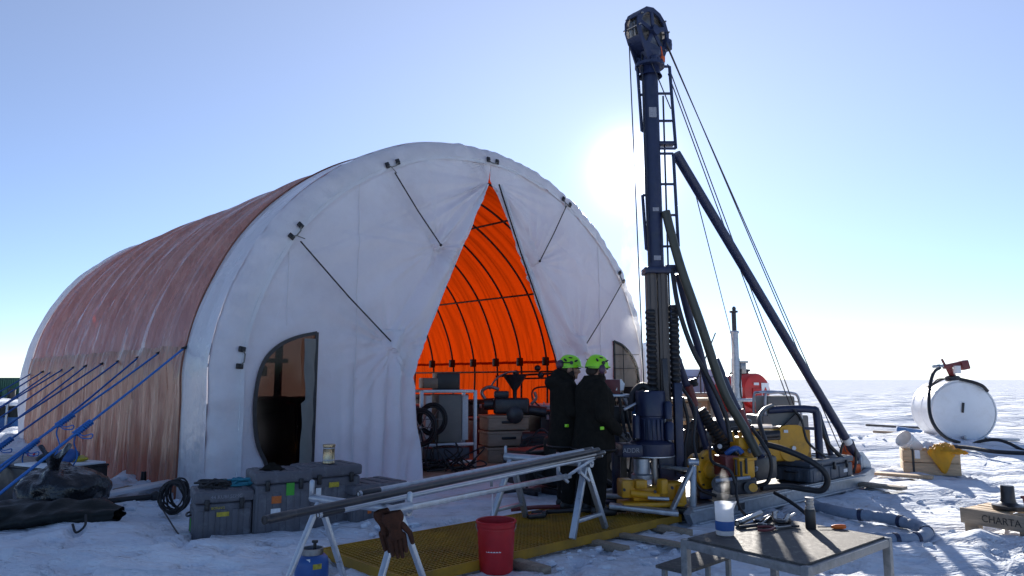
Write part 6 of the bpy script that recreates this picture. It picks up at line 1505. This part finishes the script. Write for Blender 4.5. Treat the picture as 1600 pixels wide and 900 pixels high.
# steam
def steam_mat(name, dens, scale):
    m, n = nt(name); L = n.links.new; o = N(n, 'ShaderNodeOutputMaterial'); v = N(n, 'ShaderNodeVolumePrincipled'); v.inputs['Color'].default_value = (.97,.98,1,1); v.inputs['Anisotropy'].default_value = .55
    tc = N(n, 'ShaderNodeTexCoord'); a = N(n, 'ShaderNodeTexNoise'); a.inputs['Scale'].default_value = scale; a.inputs['Detail'].default_value = 4; a.inputs['Distortion'].default_value = .8; L(tc.outputs['Object'], a.inputs['Vector'])
    # fade towards the edge of the puff
    gm = N(n, 'ShaderNodeMapping'); gm.vector_type = 'POINT'; L(tc.outputs['Generated'], gm.inputs['Vector']); gm.inputs['Location'].default_value = (-1,-1,-1); gm.inputs['Scale'].default_value = (2,2,2)
    ln = N(n, 'ShaderNodeVectorMath', operation='LENGTH'); L(gm.outputs[0], ln.inputs[0])
    fo = N(n, 'ShaderNodeMapRange'); fo.inputs['From Min'].default_value = 1.0; fo.inputs['From Max'].default_value = .3; L(ln.outputs['Value'], fo.inputs['Value'])
    r = N(n, 'ShaderNodeMapRange'); r.inputs['From Min'].default_value = .44; r.inputs['From Max'].default_value = .70; r.inputs['To Max'].default_value = dens; L(a.outputs['Fac'], r.inputs['Value'])
    mu = N(n, 'ShaderNodeMath', operation='MULTIPLY'); L(r.outputs[0], mu.inputs[0]); L(fo.outputs[0], mu.inputs[1]); L(mu.outputs[0], v.inputs['Density']); L(v.outputs[0], o.inputs['Volume'])
    return m
mb = MB(); mb.sphere(j+V((-.01,0,.32)), 1, 20, (.06,.06,.13)); tag(build('steam', mb, steam_mat('jug_steam', 9.0, 16), None), kind='stuff')
mb = MB(); mb.sphere(D(992,455,9.6), 1, 24, (.22,.22,1.35)); tag(build('steam', mb, steam_mat('mast_steam', 1.1, 2.4), None), kind='stuff')
# loose snow lumps near the workings
def lumps():
    bm = bmesh.new(); q = random.Random(21)
    spots = [((1330,690),.9,30),((1480,700),.9,40),((1560,860),.6,30),((1000,860),.5,40),((240,800),.5,40),((1420,790),.8,40),((900,870),.5,30),((600,830),.5,26),((1300,690),1.2,30),((190,770),.4,20)]
    for (px, py), r, k in spots:
        g = G(px, py)
        for i in range(k):
            x, y = g.x+q.gauss(0, r*.6), g.y+q.gauss(0, r*.6); s = .010+.035*q.random()**3
            z = ground_h(x, y); c = bmesh.ops.create_icosphere(bm, subdivisions=2, radius=s, matrix=Matrix.Translation((x, y, z+s*.2)) @ Matrix.Diagonal((1+q.random(), 1, .7, 1)))
            for v in c['verts']: v.co += V((1,1,1))*s*.5*noise.noise(v.co*30)
    me = bpy.data.meshes.new('snow_lumps'); bm.to_mesh(me); bm.free(); o = finish('snow_lumps', me, M['snow'], None, 50); tag(o, kind='stuff')
lumps()
